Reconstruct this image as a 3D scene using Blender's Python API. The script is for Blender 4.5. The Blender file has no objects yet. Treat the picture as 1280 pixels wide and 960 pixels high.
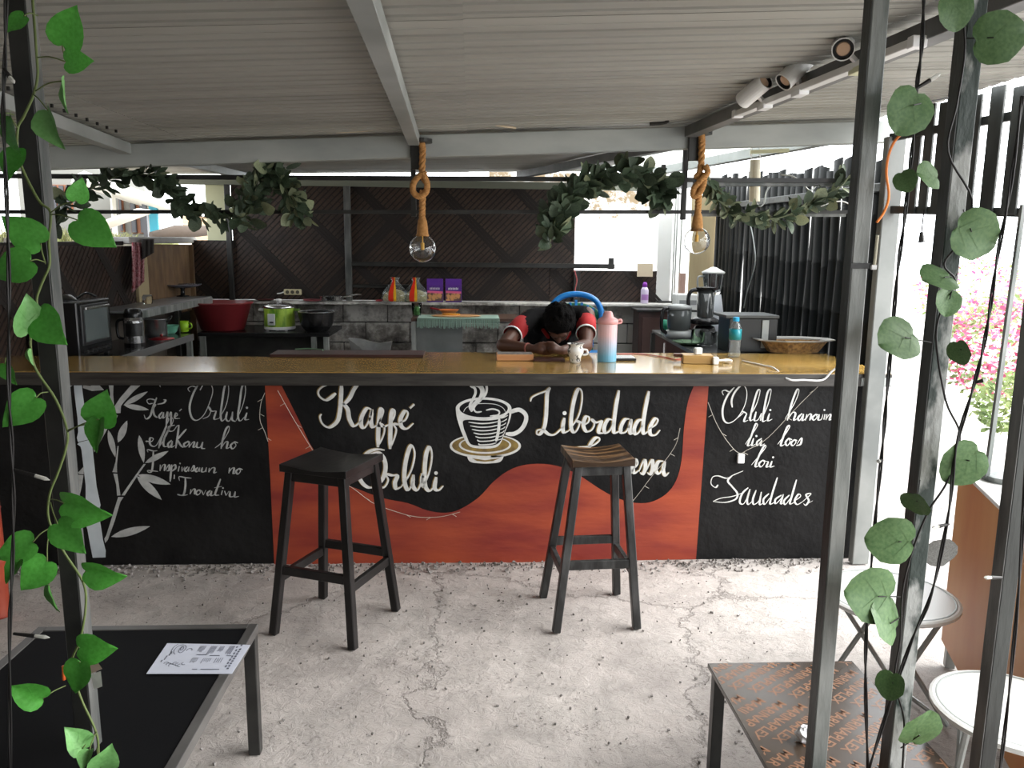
import bpy, bmesh, math, random
from mathutils import Vector, Matrix, Euler, noise
R_ = random.Random(7)
C = bpy.context.scene.collection
# ---------------------------------------------------------------- camera, world, sun, exposure
F, EYE = 1000.0, 1.6
_y, _p, _r = math.radians(3.0), math.radians(9.65), math.radians(0.6)
FW = Vector((math.sin(_y)*math.cos(_p), math.cos(_y)*math.cos(_p), -math.sin(_p)))
_R0 = Vector((math.cos(_y), -math.sin(_y), 0)); _U0 = _R0.cross(FW)
RT = math.cos(_r)*_R0 + math.sin(_r)*_U0
UP = math.cos(_r)*_U0 - math.sin(_r)*_R0
cd = bpy.data.cameras.new('camera'); cam = bpy.data.objects.new('camera', cd); C.objects.link(cam)
m = Matrix.Identity(4)
for i in range(3): m[i][0], m[i][1], m[i][2] = RT[i], UP[i], -FW[i]
m.translation = (0, 0, EYE); cam.matrix_world = m
cd.sensor_width = 36; cd.lens = 36*F/1280; cd.clip_start = .05; cd.clip_end = 300
sc = bpy.context.scene; sc.camera = cam
sc.view_settings.view_transform = 'Standard'; sc.view_settings.look = 'None'
sc.view_settings.gamma = 1; sc.view_settings.exposure = 0.0; sc.view_settings.use_curve_mapping = False
w = bpy.data.worlds.new('overcast_sky'); sc.world = w; w.use_nodes = True
wb = w.node_tree.nodes['Background']; wb.inputs[0].default_value = (0.93, 0.97, 1.0, 1); wb.inputs[1].default_value = 5.2
sl = bpy.data.lights.new('sun', 'SUN'); sl.energy = 9.0; sl.angle = math.radians(55); sl.color = (1, .97, .92)
so = bpy.data.objects.new('sun', sl); C.objects.link(so)
so.rotation_euler = Vector((.85, -.12, .62)).to_track_quat('Z', 'Y').to_euler()

def P(px, py, X=None, Y=None, Z=None):
    d = FW + RT*((px-640)/F) + UP*((480-py)/F)
    t = X/d.x if X is not None else (Y/d.y if Y is not None else (Z-EYE)/d.z)
    return Vector((0, 0, EYE)) + d*t

# ---------------------------------------------------------------- materials
MATS = {}
def mat(name, col, rough=.6, metal=0, col2=None, scale=8, contrast=(.35, .65), bump=0, bscale=None, spec=.5, stretch=(1, 1, 1),
        detail=6, trans=0, emit=None, ior=1.45, alpha=1, coat=0, rvar=0, objrand=0, sheen=0, space='Object', subsurf=0):
    if name in MATS: return MATS[name]
    M = bpy.data.materials.new(name); M.use_nodes = True; nt = M.node_tree; N = nt.nodes; L = nt.links
    b = N['Principled BSDF']; I = b.inputs
    I['Base Color'].default_value = (*col, 1); I['Roughness'].default_value = rough; I['Metallic'].default_value = metal
    I['Specular IOR Level'].default_value = spec; I['Transmission Weight'].default_value = trans; I['IOR'].default_value = ior
    I['Alpha'].default_value = alpha; I['Coat Weight'].default_value = coat; I['Coat Roughness'].default_value = .12
    if emit: I['Emission Color'].default_value = (*emit[:3], 1); I['Emission Strength'].default_value = emit[3]
    if subsurf: I['Subsurface Weight'].default_value = subsurf; I['Subsurface Radius'].default_value = (.02, .02, .01)
    cur = None
    if col2 or bump or rvar:
        tc = N.new('ShaderNodeTexCoord'); mp = N.new('ShaderNodeMapping'); mp.inputs['Scale'].default_value = stretch
        L.new(tc.outputs[space], mp.inputs[0])
        nz = N.new('ShaderNodeTexNoise'); nz.inputs['Scale'].default_value = scale; nz.inputs['Detail'].default_value = detail
        L.new(mp.outputs[0], nz.inputs['Vector'])
        if col2:
            cr = N.new('ShaderNodeValToRGB'); cr.color_ramp.elements[0].position = contrast[0]; cr.color_ramp.elements[1].position = contrast[1]
            cr.color_ramp.elements[0].color = (*col, 1); cr.color_ramp.elements[1].color = (*col2, 1)
            L.new(nz.outputs['Fac'], cr.inputs[0]); cur = cr.outputs[0]
        if rvar:
            mr = N.new('ShaderNodeMapRange'); mr.inputs['To Min'].default_value = max(.02, rough-rvar); mr.inputs['To Max'].default_value = min(1, rough+rvar)
            mr.inputs['From Min'].default_value = .3; mr.inputs['From Max'].default_value = .7
            L.new(nz.outputs['Fac'], mr.inputs['Value']); L.new(mr.outputs[0], I['Roughness'])
        if bump:
            n2 = N.new('ShaderNodeTexNoise'); n2.inputs['Scale'].default_value = bscale or scale*3; n2.inputs['Detail'].default_value = 8
            L.new(mp.outputs[0], n2.inputs['Vector'])
            bp = N.new('ShaderNodeBump'); bp.inputs['Strength'].default_value = min(1, bump); bp.inputs['Distance'].default_value = .01
            L.new(n2.outputs['Fac'], bp.inputs['Height']); L.new(bp.outputs[0], I['Normal'])
    if objrand:
        oi = N.new('ShaderNodeObjectInfo'); hs = N.new('ShaderNodeHueSaturation')
        mr = N.new('ShaderNodeMapRange'); mr.inputs['To Min'].default_value = 1-objrand; mr.inputs['To Max'].default_value = 1+objrand
        L.new(oi.outputs['Random'], mr.inputs['Value']); L.new(mr.outputs[0], hs.inputs['Value'])
        if cur: L.new(cur, hs.inputs['Color'])
        else: hs.inputs['Color'].default_value = (*col, 1)
        cur = hs.outputs[0]
    if cur: L.new(cur, I['Base Color'])
    MATS[name] = M; return M

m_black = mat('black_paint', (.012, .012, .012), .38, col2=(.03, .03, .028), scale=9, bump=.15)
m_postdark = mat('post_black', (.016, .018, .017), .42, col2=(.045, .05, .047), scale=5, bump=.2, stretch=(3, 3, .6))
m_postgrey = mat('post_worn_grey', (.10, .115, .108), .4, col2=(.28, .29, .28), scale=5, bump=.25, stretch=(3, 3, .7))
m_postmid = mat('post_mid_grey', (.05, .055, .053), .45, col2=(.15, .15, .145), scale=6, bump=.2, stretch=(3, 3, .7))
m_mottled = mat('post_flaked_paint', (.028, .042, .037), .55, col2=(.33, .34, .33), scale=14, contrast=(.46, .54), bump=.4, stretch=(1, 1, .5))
m_galv = mat('galvanised_steel', (.30, .32, .31), .5, .35, col2=(.42, .44, .43), scale=4, bump=.1, rvar=.1)
m_beam = mat('beam_grey_paint', (.30, .32, .31), .55, col2=(.42, .44, .42), scale=6, bump=.2, stretch=(.4, 1, 1))
m_roof = mat('roof_sheet_metal', (.32, .315, .285), .5, .15, col2=(.40, .395, .36), scale=2.2, stretch=(.15, 3, 1), objrand=.05)
m_clearroof = mat('translucent_roof_sheet', (.85, .87, .84), .5, trans=.75, ior=1.05)
m_clearroof2 = mat('translucent_yellow_sheet', (.70, .75, .50), .5, trans=.5, ior=1.05)
m_rust = mat('rafter_dark', (.11, .115, .115), .55, .2, col2=(.2, .2, .2), scale=5)
m_white = mat('white_enamel', (.72, .72, .70), .35)
m_wplast = mat('white_plastic', (.80, .80, .80), .4)
m_cream = mat('cream_paint', (.62, .62, .42), .6, col2=(.55, .55, .36), scale=3)
m_concrete = mat('concrete_slab', (.30, .29, .28), .9, col2=(.45, .44, .43), scale=6, bump=.5)
m_counterpaint = mat('counter_black_paint', (.006, .006, .0065), .5, spec=.18, col2=(.018, .0175, .0175), scale=3.5, contrast=(.35, .8), bump=.5, bscale=26, rvar=.12)
m_ply = mat('varnished_plywood', (.47, .30, .085), .16, col2=(.36, .215, .055), scale=1.6, contrast=(.3, .7), stretch=(1, 5, 5), coat=.55, bump=.03, bscale=30)
m_plyedge = mat('plywood_edge', (.02, .018, .016), .45, col2=(.05, .045, .04), scale=20, stretch=(.3, 1, 3))
m_orange = mat('mural_orange_paint', (.36, .062, .024), .5, col2=(.21, .025, .018), scale=3.6, contrast=(.36, .66), stretch=(.55, 1, 2.0), bump=.25, bscale=14, detail=10)
m_letter = mat('lettering_white', (.74, .74, .72), .6, col2=(.60, .60, .58), scale=30)
m_lettergrey = mat('lettering_grey', (.50, .51, .50), .6, col2=(.36, .37, .37), scale=25)
m_bamboopaint = mat('bamboo_mural_paint', (.62, .68, .72), .6, col2=(.52, .58, .62), scale=10)
m_gold = mat('mural_gold', (.28, .19, .05), .5, col2=(.14, .09, .03), scale=30)
m_stool = mat('stool_black_wood', (.008, .0075, .0075), .33, spec=.3, col2=(.020, .018, .018), scale=4, stretch=(2, 2, 1), bump=.04)
m_stoolgrey = mat('stool_worn_wood', (.018, .018, .018), .42, col2=(.10, .10, .10), scale=9, contrast=(.45, .8), stretch=(2, 2, .5), bump=.2)
m_weave = mat('woven_bamboo', (.060, .034, .024), .42, col2=(.028, .017, .013), scale=5, objrand=.05, bump=.1)
m_weaveback = mat('woven_bamboo_gap', (.018, .013, .011), .7)
m_plank = mat('brown_plank', (.20, .125, .065), .6, col2=(.12, .07, .04), scale=7, stretch=(2, 2, .7), objrand=.12, bump=.1)
m_tan = mat('tan_board', (.42, .34, .20), .6, col2=(.36, .28, .16), scale=4, stretch=(3, 3, .4))
m_cane = mat('black_cane', (.005, .006, .006), .5, spec=.12, col2=(.013, .014, .014), scale=5, stretch=(4, 4, .4), objrand=.3)
m_leaf = mat('leaf_green', (.055, .26, .03), .42, col2=(.08, .33, .05), scale=10, objrand=.2, subsurf=.0)
m_leafpale = mat('leaf_pale_green', (.15, .38, .11), .5, col2=(.2, .45, .15), scale=10, objrand=.15)
m_leafr = mat('leaf_round_green', (.05, .115, .035), .5, col2=(.085, .16, .055), scale=14, objrand=.2)
m_leafe = mat('leaf_eucalyptus', (.038, .065, .038), .55, col2=(.07, .10, .06), scale=12, objrand=.4)
m_leafe2 = mat('leaf_eucalyptus_pale', (.16, .19, .11), .55, col2=(.22, .25, .15), scale=12, objrand=.3)
m_stem = mat('vine_stem', (.12, .16, .05), .6)
m_cord = mat('black_cord', (.012, .011, .011), .5)
m_rope = mat('manila_rope', (.50, .25, .085), .85, col2=(.36, .17, .05), scale=60)
m_bulb = mat('bulb_glass', (1, 1, 1), .02, trans=1, ior=1.45)
m_glass = mat('clear_glass', (.95, .98, .97), .04, trans=1, ior=1.2)
m_plasticclear = mat('clear_plastic', (.9, .95, .97), .08, trans=.95, ior=1.35)
m_filament = mat('led_filament', (.75, .42, .06), .4)
m_steel = mat('brushed_steel', (.55, .55, .55), .22, .9)
m_appl = mat('appliance_black', (.012, .012, .013), .25)
m_ovenglass = mat('oven_glass', (.10, .12, .12), .1, col2=(.13, .15, .15), scale=3)
m_gloss = mat('table_black_gloss', (.005, .005, .006), .6, spec=.10, bump=.02, scale=4)
m_tableframe = mat('table_frame_grey', (.085, .08, .078), .4, .3, col2=(.13, .125, .12), scale=6)
m_film = mat('film_faced_plywood', (.040, .028, .020), .2, col2=(.055, .040, .030), scale=6, bump=.04)
m_brownprint = mat('brown_print', (.215, .10, .048), .3)
m_ext = mat('exterior_ground', (.48, .46, .43), .9, col2=(.38, .36, .34), scale=2, bump=.3)
m_plaster = mat('white_plaster', (.74, .74, .71), .8, bump=.1, scale=6)

# rough concrete floor: pale dusty slab, blotches, cracks, dark grit
def floor_mat():
    M = bpy.data.materials.new('rough_concrete_floor'); M.use_nodes = True; nt = M.node_tree; N = nt.nodes; L = nt.links
    b = N['Principled BSDF']; b.inputs['Roughness'].default_value = .85
    tc = N.new('ShaderNodeTexCoord')
    def nz(s, d, r=.5, dist=0):
        n = N.new('ShaderNodeTexNoise'); n.inputs['Scale'].default_value = s; n.inputs['Detail'].default_value = d
        n.inputs['Roughness'].default_value = r; n.inputs['Distortion'].default_value = dist; L.new(tc.outputs['Object'], n.inputs['Vector']); return n
    def ramp(src, a, ca, b_, cb):
        r = N.new('ShaderNodeValToRGB'); e = r.color_ramp.elements; e[0].position = a; e[1].position = b_; e[0].color = (*ca, 1); e[1].color = (*cb, 1)
        L.new(src, r.inputs[0]); return r
    def mix(f, a, c, t='MIX'):
        x = N.new('ShaderNodeMix'); x.data_type = 'RGBA'; x.blend_type = t
        if isinstance(f, float): x.inputs[0].default_value = f
        else: L.new(f, x.inputs[0])
        L.new(a, x.inputs[6]); L.new(c, x.inputs[7]); return x.outputs[2]
    big = ramp(nz(1.1, 5, .6).outputs['Fac'], .35, (.41, .375, .36), .65, (.52, .485, .465))
    mid = ramp(nz(5, 8, .65, .6).outputs['Fac'], .3, (.72, .72, .71), .6, (1.04, 1.03, 1.02))
    col = mix(1.0, big.outputs[0], mid.outputs[0], 'MULTIPLY')
    grit = ramp(nz(48, 6, .75, 1.2).outputs['Fac'], .36, (.22, .21, .20), .45, (1, 1, 1))
    patch = ramp(nz(2.3, 4, .6).outputs['Fac'], .34, (0, 0, 0), .62, (1, 1, 1))
    one = N.new('ShaderNodeRGB'); one.outputs[0].default_value = (1, 1, 1, 1)
    g2 = mix(patch.outputs[0], one.outputs[0], grit.outputs[0])
    col = mix(.8, col, g2, 'MULTIPLY')
    vo = N.new('ShaderNodeTexVoronoi'); vo.feature = 'DISTANCE_TO_EDGE'; vo.inputs['Scale'].default_value = .75
    ad = N.new('ShaderNodeVectorMath'); ad.operation = 'ADD'; sca = N.new('ShaderNodeVectorMath'); sca.operation = 'SCALE'; sca.inputs[3].default_value = .45
    L.new(nz(3.5, 8, .7).outputs['Color'], sca.inputs[0]); L.new(tc.outputs['Object'], ad.inputs[0]); L.new(sca.outputs[0], ad.inputs[1]); L.new(ad.outputs[0], vo.inputs['Vector'])
    ck = ramp(vo.outputs['Distance'], .0, (.38, .36, .34), .010, (1, 1, 1))
    ckm = mix(patch.outputs[0], ck.outputs[0], one.outputs[0])
    col = mix(.55, col, ckm, 'MULTIPLY')
    L.new(col, b.inputs['Base Color'])
    h = N.new('ShaderNodeMath'); h.operation = 'ADD'; L.new(nz(22, 10, .7, .8).outputs['Fac'], h.inputs[0]); L.new(nz(5, 5).outputs['Fac'], h.inputs[1])
    h2 = N.new('ShaderNodeMath'); h2.operation = 'ADD'; L.new(h.outputs[0], h2.inputs[0]); L.new(ck.outputs[0], h2.inputs[1])
    bp = N.new('ShaderNodeBump'); bp.inputs['Strength'].default_value = .75; bp.inputs['Distance'].default_value = .012
    L.new(h2.outputs[0], bp.inputs['Height']); L.new(bp.outputs[0], b.inputs['Normal'])
    return M
m_floor = floor_mat()

# block wall: grey render flaking, mould stains that are paler to the right of the kitchen
def block_mat():
    M = bpy.data.materials.new('stained_block'); M.use_nodes = True; nt = M.node_tree; N = nt.nodes; L = nt.links
    b = N['Principled BSDF']; b.inputs['Roughness'].default_value = .9
    g = N.new('ShaderNodeNewGeometry'); sx = N.new('ShaderNodeSeparateXYZ'); L.new(g.outputs['Position'], sx.inputs[0])
    n1 = N.new('ShaderNodeTexNoise'); n1.inputs['Scale'].default_value = 5; n1.inputs['Detail'].default_value = 9; n1.inputs['Roughness'].default_value = .7
    L.new(g.outputs['Position'], n1.inputs['Vector'])
    mr = N.new('ShaderNodeMapRange'); mr.inputs['From Min'].default_value = .4; mr.inputs['From Max'].default_value = 1.1; mr.inputs['To Min'].default_value = .02; mr.inputs['To Max'].default_value = .18
    L.new(sx.outputs['X'], mr.inputs['Value'])
    a = N.new('ShaderNodeMath'); a.operation = 'ADD'; L.new(n1.outputs['Fac'], a.inputs[0]); L.new(mr.outputs[0], a.inputs[1])
    r = N.new('ShaderNodeValToRGB'); e = r.color_ramp.elements; e[0].position = .34; e[0].color = (.05, .046, .043, 1); e[1].position = .62; e[1].color = (.58, .56, .53, 1)
    k = r.color_ramp.elements.new(.48); k.color = (.22, .205, .19, 1)
    L.new(a.outputs[0], r.inputs[0]); L.new(r.outputs[0], b.inputs['Base Color'])
    bp = N.new('ShaderNodeBump'); bp.inputs['Strength'].default_value = .5; bp.inputs['Distance'].default_value = .01
    L.new(n1.outputs['Fac'], bp.inputs['Height']); L.new(bp.outputs[0], b.inputs['Normal'])
    return M
m_block = block_mat()

def stain_mat():   # neighbour's plaster wall, lichen stains in its upper half
    M = bpy.data.materials.new('plaster_with_lichen'); M.use_nodes = True; nt = M.node_tree; N = nt.nodes; L = nt.links
    b = N['Principled BSDF']; b.inputs['Roughness'].default_value = .9
    g = N.new('ShaderNodeNewGeometry'); sx = N.new('ShaderNodeSeparateXYZ'); L.new(g.outputs['Position'], sx.inputs[0])
    n1 = N.new('ShaderNodeTexNoise'); n1.inputs['Scale'].default_value = 9; n1.inputs['Detail'].default_value = 9; n1.inputs['Roughness'].default_value = .75
    L.new(g.outputs['Position'], n1.inputs['Vector'])
    n0 = N.new('ShaderNodeTexNoise'); n0.inputs['Scale'].default_value = 1.6; L.new(g.outputs['Position'], n0.inputs['Vector'])
    mr = N.new('ShaderNodeMapRange'); mr.inputs['From Min'].default_value = 1.7; mr.inputs['From Max'].default_value = 2.15; mr.inputs['To Min'].default_value = -.16; mr.inputs['To Max'].default_value = .12
    L.new(sx.outputs['Z'], mr.inputs['Value'])
    a = N.new('ShaderNodeMath'); a.operation = 'ADD'; L.new(n1.outputs['Fac'], a.inputs[0]); L.new(mr.outputs[0], a.inputs[1])
    mx = N.new('ShaderNodeMapRange'); mx.inputs['From Min'].default_value = 1.9; mx.inputs['From Max'].default_value = 2.4; mx.inputs['To Min'].default_value = 0; mx.inputs['To Max'].default_value = -.3
    L.new(sx.outputs['X'], mx.inputs['Value']); ax = N.new('ShaderNodeMath'); ax.operation = 'ADD'; L.new(a.outputs[0], ax.inputs[0]); L.new(mx.outputs[0], ax.inputs[1]); a = ax
    a2 = N.new('ShaderNodeMath'); a2.operation = 'MULTIPLY_ADD'; L.new(n0.outputs['Fac'], a2.inputs[0]); a2.inputs[1].default_value = .5; L.new(a.outputs[0], a2.inputs[2])
    r = N.new('ShaderNodeValToRGB'); e = r.color_ramp.elements; e[0].position = .72; e[0].color = (.82, .82, .80, 1); e[1].position = .86; e[1].color = (.20, .15, .09, 1)
    L.new(a2.outputs[0], r.inputs[0]); L.new(r.outputs[0], b.inputs['Base Color'])
    return M
m_lichen = stain_mat()

# ---------------------------------------------------------------- mesh helpers
def wl(o):
    v = Vector((0, 0, 0))
    while o is not None: v = v + o.location; o = o.parent
    return v

class MB:
    def __init__(s): s.v = []; s.f = []
    def add(s, vs, fs):
        n = len(s.v); s.v += [Vector(x) for x in vs]; s.f += [tuple(i+n for i in f) for f in fs]; return s
    def box(s, x0, x1, y0, y1, z0, z1, M=None):
        vs = [Vector(q) for q in ((x0,y0,z0),(x1,y0,z0),(x1,y1,z0),(x0,y1,z0),(x0,y0,z1),(x1,y0,z1),(x1,y1,z1),(x0,y1,z1))]
        if M: vs = [M @ q for q in vs]
        return s.add(vs, [(0,3,2,1),(4,5,6,7),(0,1,5,4),(1,2,6,5),(2,3,7,6),(3,0,4,7)])
    def cbox(s, c, d, M=None):
        return s.box(c[0]-d[0]/2, c[0]+d[0]/2, c[1]-d[1]/2, c[1]+d[1]/2, c[2]-d[2]/2, c[2]+d[2]/2, M)
    def beam(s, a, b, w_, h, up=(0, 0, 1), w2=None, h2=None):
        a = Vector(a); b = Vector(b); d = (b-a).normalized(); up = Vector(up)
        x = d.cross(up).normalized(); u = x.cross(d).normalized(); w2 = w2 or w_; h2 = h2 or h
        vs = [a-x*w_/2-u*h/2, a+x*w_/2-u*h/2, a+x*w_/2+u*h/2, a-x*w_/2+u*h/2, b-x*w2/2-u*h2/2, b+x*w2/2-u*h2/2, b+x*w2/2+u*h2/2, b-x*w2/2+u*h2/2]
        return s.add(vs, [(0,1,2,3),(7,6,5,4),(4,5,1,0),(5,6,2,1),(6,7,3,2),(7,4,0,3)])
    def tube(s, pts, r, n=8, cap=True):
        pts = [Vector(p) for p in pts]; k = len(pts); rs = r if isinstance(r, (list, tuple)) else [r]*k
        prev = None; base = len(s.v); 
        for i, p in enumerate(pts):
            t = (pts[min(i+1, k-1)]-pts[max(i-1, 0)])
            t = t.normalized() if t.length > 1e-9 else Vector((0, 0, 1))
            if prev is None:
                a = Vector((0, 0, 1)) if abs(t.z) < .9 else Vector((1, 0, 0)); x = t.cross(a).normalized()
            else:
                x = (prev - t*prev.dot(t)); x = x.normalized() if x.length > 1e-6 else t.orthogonal().normalized()
            prev = x; y = t.cross(x)
            for j in range(n):
                an = 2*math.pi*j/n; s.v.append(p+(x*math.cos(an)+y*math.sin(an))*rs[i])
        for i in range(k-1):
            for j in range(n):
                a = base+i*n+j; b = base+i*n+(j+1) % n; s.f.append((a, b, b+n, a+n))
        if cap:
            s.f.append(tuple(base+j for j in range(n))[::-1]); s.f.append(tuple(base+(k-1)*n+j for j in range(n)))
        return s
    def lathe(s, prof, c=(0, 0, 0), n=20, M=None, sx=1, sy=1, a0=0, a1=2*math.pi):
        c = Vector(c); base = len(s.v); k = len(prof); full = abs(a1-a0-2*math.pi) < 1e-6; nn = n if full else n+1
        for (r, z) in prof:
            for j in range(nn):
                an = a0+(a1-a0)*j/n; q = Vector((max(r, 1e-4)*math.cos(an)*sx, max(r, 1e-4)*math.sin(an)*sy, z))
                if M: q = M @ q
                s.v.append(c+q)
        for i in range(k-1):
            for j in range(n):
                a = base+i*nn+j; b = base+i*nn+(j+1) % nn; s.f.append((a, b, b+nn, a+nn))
        return s
    def ball(s, c, r, M=None, n=14, k=9):
        r = (r, r, r) if isinstance(r, (int, float)) else r; c = Vector(c); base = len(s.v)
        for i in range(k+1):
            th = math.pi*i/k
            for j in range(n):
                an = 2*math.pi*j/n; st = max(math.sin(th), .01)
                q = Vector((r[0]*st*math.cos(an), r[1]*st*math.sin(an), r[2]*math.cos(th)))
                if M: q = M @ q
                s.v.append(c+q)
        for i in range(k):
            for j in range(n):
                a = base+i*n+j; b = base+i*n+(j+1) % n; s.f.append((a, a+n, b+n, b))
        s.f.append(tuple(base+j for j in range(n))); s.f.append(tuple(base+k*n+j for j in range(n))[::-1])
        return s
    def cap_(s, a, b, ra, rb, n=10):   # tapered capsule
        a = Vector(a); b = Vector(b); d = (b-a); L = d.length or 1e-6; d = d/L; pts = []; rs = []
        for t in (-1, -.8, -.5, 0): pts.append(a+d*ra*t); rs.append(ra*math.sqrt(max(1-t*t, .002)))
        for t in (0, .5, .8, 1): pts.append(b+d*rb*t); rs.append(rb*math.sqrt(max(1-t*t, .002)))
        return s.tube(pts, rs, n)
    def build(s, name, mt, parent=None, smooth=False, bevel=0, sub=0, local=False, remesh=0, seg=1, solid=0):
        off = Vector((0, 0, 0)) if local else (wl(parent) if parent else Vector((0, 0, 0)))
        me = bpy.data.meshes.new(name); me.from_pydata([tuple(q-off) for q in s.v], [], s.f); me.update()
        if smooth: me.polygons.foreach_set('use_smooth', [True]*len(me.polygons))
        me.materials.append(mt); o = bpy.data.objects.new(name, me); C.objects.link(o); o.parent = parent
        if remesh:
            r = o.modifiers.new('r', 'REMESH'); r.mode = 'VOXEL'; r.voxel_size = remesh; r.use_smooth_shade = True
            q = o.modifiers.new('s', 'SMOOTH'); q.iterations = 4; q.factor = .5
        if solid: q = o.modifiers.new('w', 'SOLIDIFY'); q.thickness = solid
        if bevel:
            bv = o.modifiers.new('b', 'BEVEL'); bv.width = bevel; bv.segments = seg; bv.limit_method = 'ANGLE'
        if sub: q = o.modifiers.new('ss', 'SUBSURF'); q.levels = q.render_levels = sub
        return o

def thing(name, label, cat, loc=(0, 0, 0), group=None):
    o = bpy.data.objects.new(name, None); C.objects.link(o); o.location = loc; o.empty_display_size = .1
    return tag(o, label, cat, group)
def tag(o, label, cat, group=None):
    o['label'] = label; o['category'] = cat
    if group: o['group'] = group
    return o
def struct(o): o['kind'] = 'structure'; return o
def sempty(name, loc=(0, 0, 0)):
    o = bpy.data.objects.new(name, None); C.objects.link(o); o.location = loc; return struct(o)
def dup(o, parent=None):
    c = o.copy(); C.objects.link(c); c.parent = parent
    for ch in list(o.children): dup(ch, c)
    return c
def spline(pts, k=6):
    pts = [Vector(p) for p in pts]
    if len(pts) < 3: return pts
    out = []; q = [pts[0]*2-pts[1]]+pts+[pts[-1]*2-pts[-2]]
    for i in range(1, len(q)-2):
        a, b, c, d = q[i-1], q[i], q[i+1], q[i+2]
        for j in range(k):
            t = j/k; out.append(.5*((2*b)+(c-a)*t+(2*a-5*b+4*c-d)*t*t+(3*b-a-3*c+d)*t*t*t))
    return out+[pts[-1]]
# ---------------------------------------------------------------- floor, ground
def grid_floor(name, x0, x1, y0, y1, nx, ny, amp, mt, z=0):
    vs = []; fs = []
    for j in range(ny+1):
        for i in range(nx+1):
            x = x0+(x1-x0)*i/nx; y = y0+(y1-y0)*j/ny
            h = amp*(noise.noise(Vector((x*2.2, y*2.2, 0)))+.5*noise.noise(Vector((x*9, y*9, 3)))+.35*noise.noise(Vector((x*22, y*22, 5)))) - amp*.9
            vs.append((x, y, z+h))
    for j in range(ny):
        for i in range(nx):
            a = j*(nx+1)+i; fs.append((a, a+1, a+nx+2, a+nx+1))
    b = MB(); b.add(vs, fs); return b.build(name, mt, smooth=True)
struct(grid_floor('floor', -3.2, 3.6, -1.8, 7.4, 250, 300, .006, m_floor))
g = MB(); g.box(-40, 60, -30, 60, -.08, -.03); struct(g.build('ground', m_ext))

# ---------------------------------------------------------------- roof
def Zc(x, y):
    if y <= 4: return 2.14+.0455*x
    t = (y-4)/3.2; return (2.14+.0455*x)*(1-t)+(2.245+.02*x)*t
ceil = sempty('ceiling')
def sheet(x0, x1, y0, y1, dz, mt=None):
    pitch = .075; ys = []; y = y0
    while y < y1:
        for a, h in ((0, 0), (.052, 0), (.056, .017), (.071, .017)): ys.append((y+a, h))
        y += pitch
    b = MB(); n = len(ys); vs = []
    for (yy, h) in ys:
        for x in (x0, (x0+x1)/2, x1): vs.append((x, yy, Zc(x, yy)+h+dz))
    fs = []
    for i in range(n-1):
        for j in range(2): a = i*3+j; fs.append((a, a+3, a+4, a+1))
    b.add(vs, fs); o = b.build('roof_sheet', mt or m_roof, ceil)
    q = o.modifiers.new('t', 'SOLIDIFY'); q.thickness = .0012 if mt is None else .0; 
    if mt: o.modifiers.clear()
    return o
row = 0; y = -1.78
while y < 7.1:
    y1 = min(y+.80, 7.22)
    for k, (x0, x1) in enumerate(((-2.75, -1.35), (-1.45, -.02), (-.09, 1.15), (1.08, 2.08 if y < 3.6 else 2.02))):
        sheet(x0, x1, y, y1+.05, .003*k + .026-.002*row, (m_clearroof if k == 3 else None) if y > 3.7 else None)
    y += .78; row += 1
# purlins: galvanised channels under the sheets
def rafter(name, x0, y0, x1, y1, w_, h, mt):
    b = MB(); n = 1 if max(y0, y1) <= 4.01 else 4; 
    for i in range(n):
        ta, tb = i/n, (i+1)/n
        pa = (x0+(x1-x0)*ta, y0+(y1-y0)*ta); pb = (x0+(x1-x0)*tb, y0+(y1-y0)*tb)
        b.beam((pa[0], pa[1], Zc(*pa)-h/2-.001), (pb[0], pb[1], Zc(*pb)-h/2-.001), w_, h)
    return struct(b.build(name, mt, bevel=.002))
rafter('trim_1', -.16, -1.0, -.272, 3.97, .055, .05, m_galv)
rafter('trim_2', 1.46, -1.0, 1.06, 3.97, .06, .05, m_rust)
rafter('trim_3', -1.16, -1.0, -1.62, 3.97, .055, .05, m_galv)
rafter('trim_4', .42, 7.1, 1.25, 4.1, .06, .055, m_rust)
rafter('trim_5', -1.9, 7.1, -1.62, 4.1, .05, .05, m_galv)
rafter('trim_6', 1.45, 7.15, 2.02, 4.1, .06, .06, m_galv)
# screws through the left sheets
sb = MB()
for i in range(13):
    p = (-1.50-.09*i/12*.9, 2.35+.10*i); sb.cbox((p[0]+.10, p[1], Zc(*p)-.004), (.008, .008, .012))
so_ = sb.build('screw_row', m_black, ceil)
# main beam
mb = MB(); mb.beam((-2.6, 4.03, 2.054-.0466*2.6), (2.06, 4.03, 2.054+.0466*2.06+.0), .06, .105, up=(0, 0, 1))
mbo = mb.build('trim_7', m_beam, bevel=.004); struct(mbo)
mbo.location.z = .036
# rear fascia in cream, cream post on the left
f = MB(); f.box(-2.56, 1.7, 7.33, 7.39, 2.12, 2.185); struct(f.build('trim_8', mat('fascia_grey_green', (.20, .21, .17), .7), bevel=.003))
f = MB(); f.box(-2.34, -2.17, 7.36, 7.43, 1.62, 2.12); struct(f.build('trim_9', m_cream, bevel=.003))
f = MB(); f.box(1.70, 1.83, 7.32, 7.38, 1.12, 2.27); struct(f.build('trim_10', m_white, bevel=.003))

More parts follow.
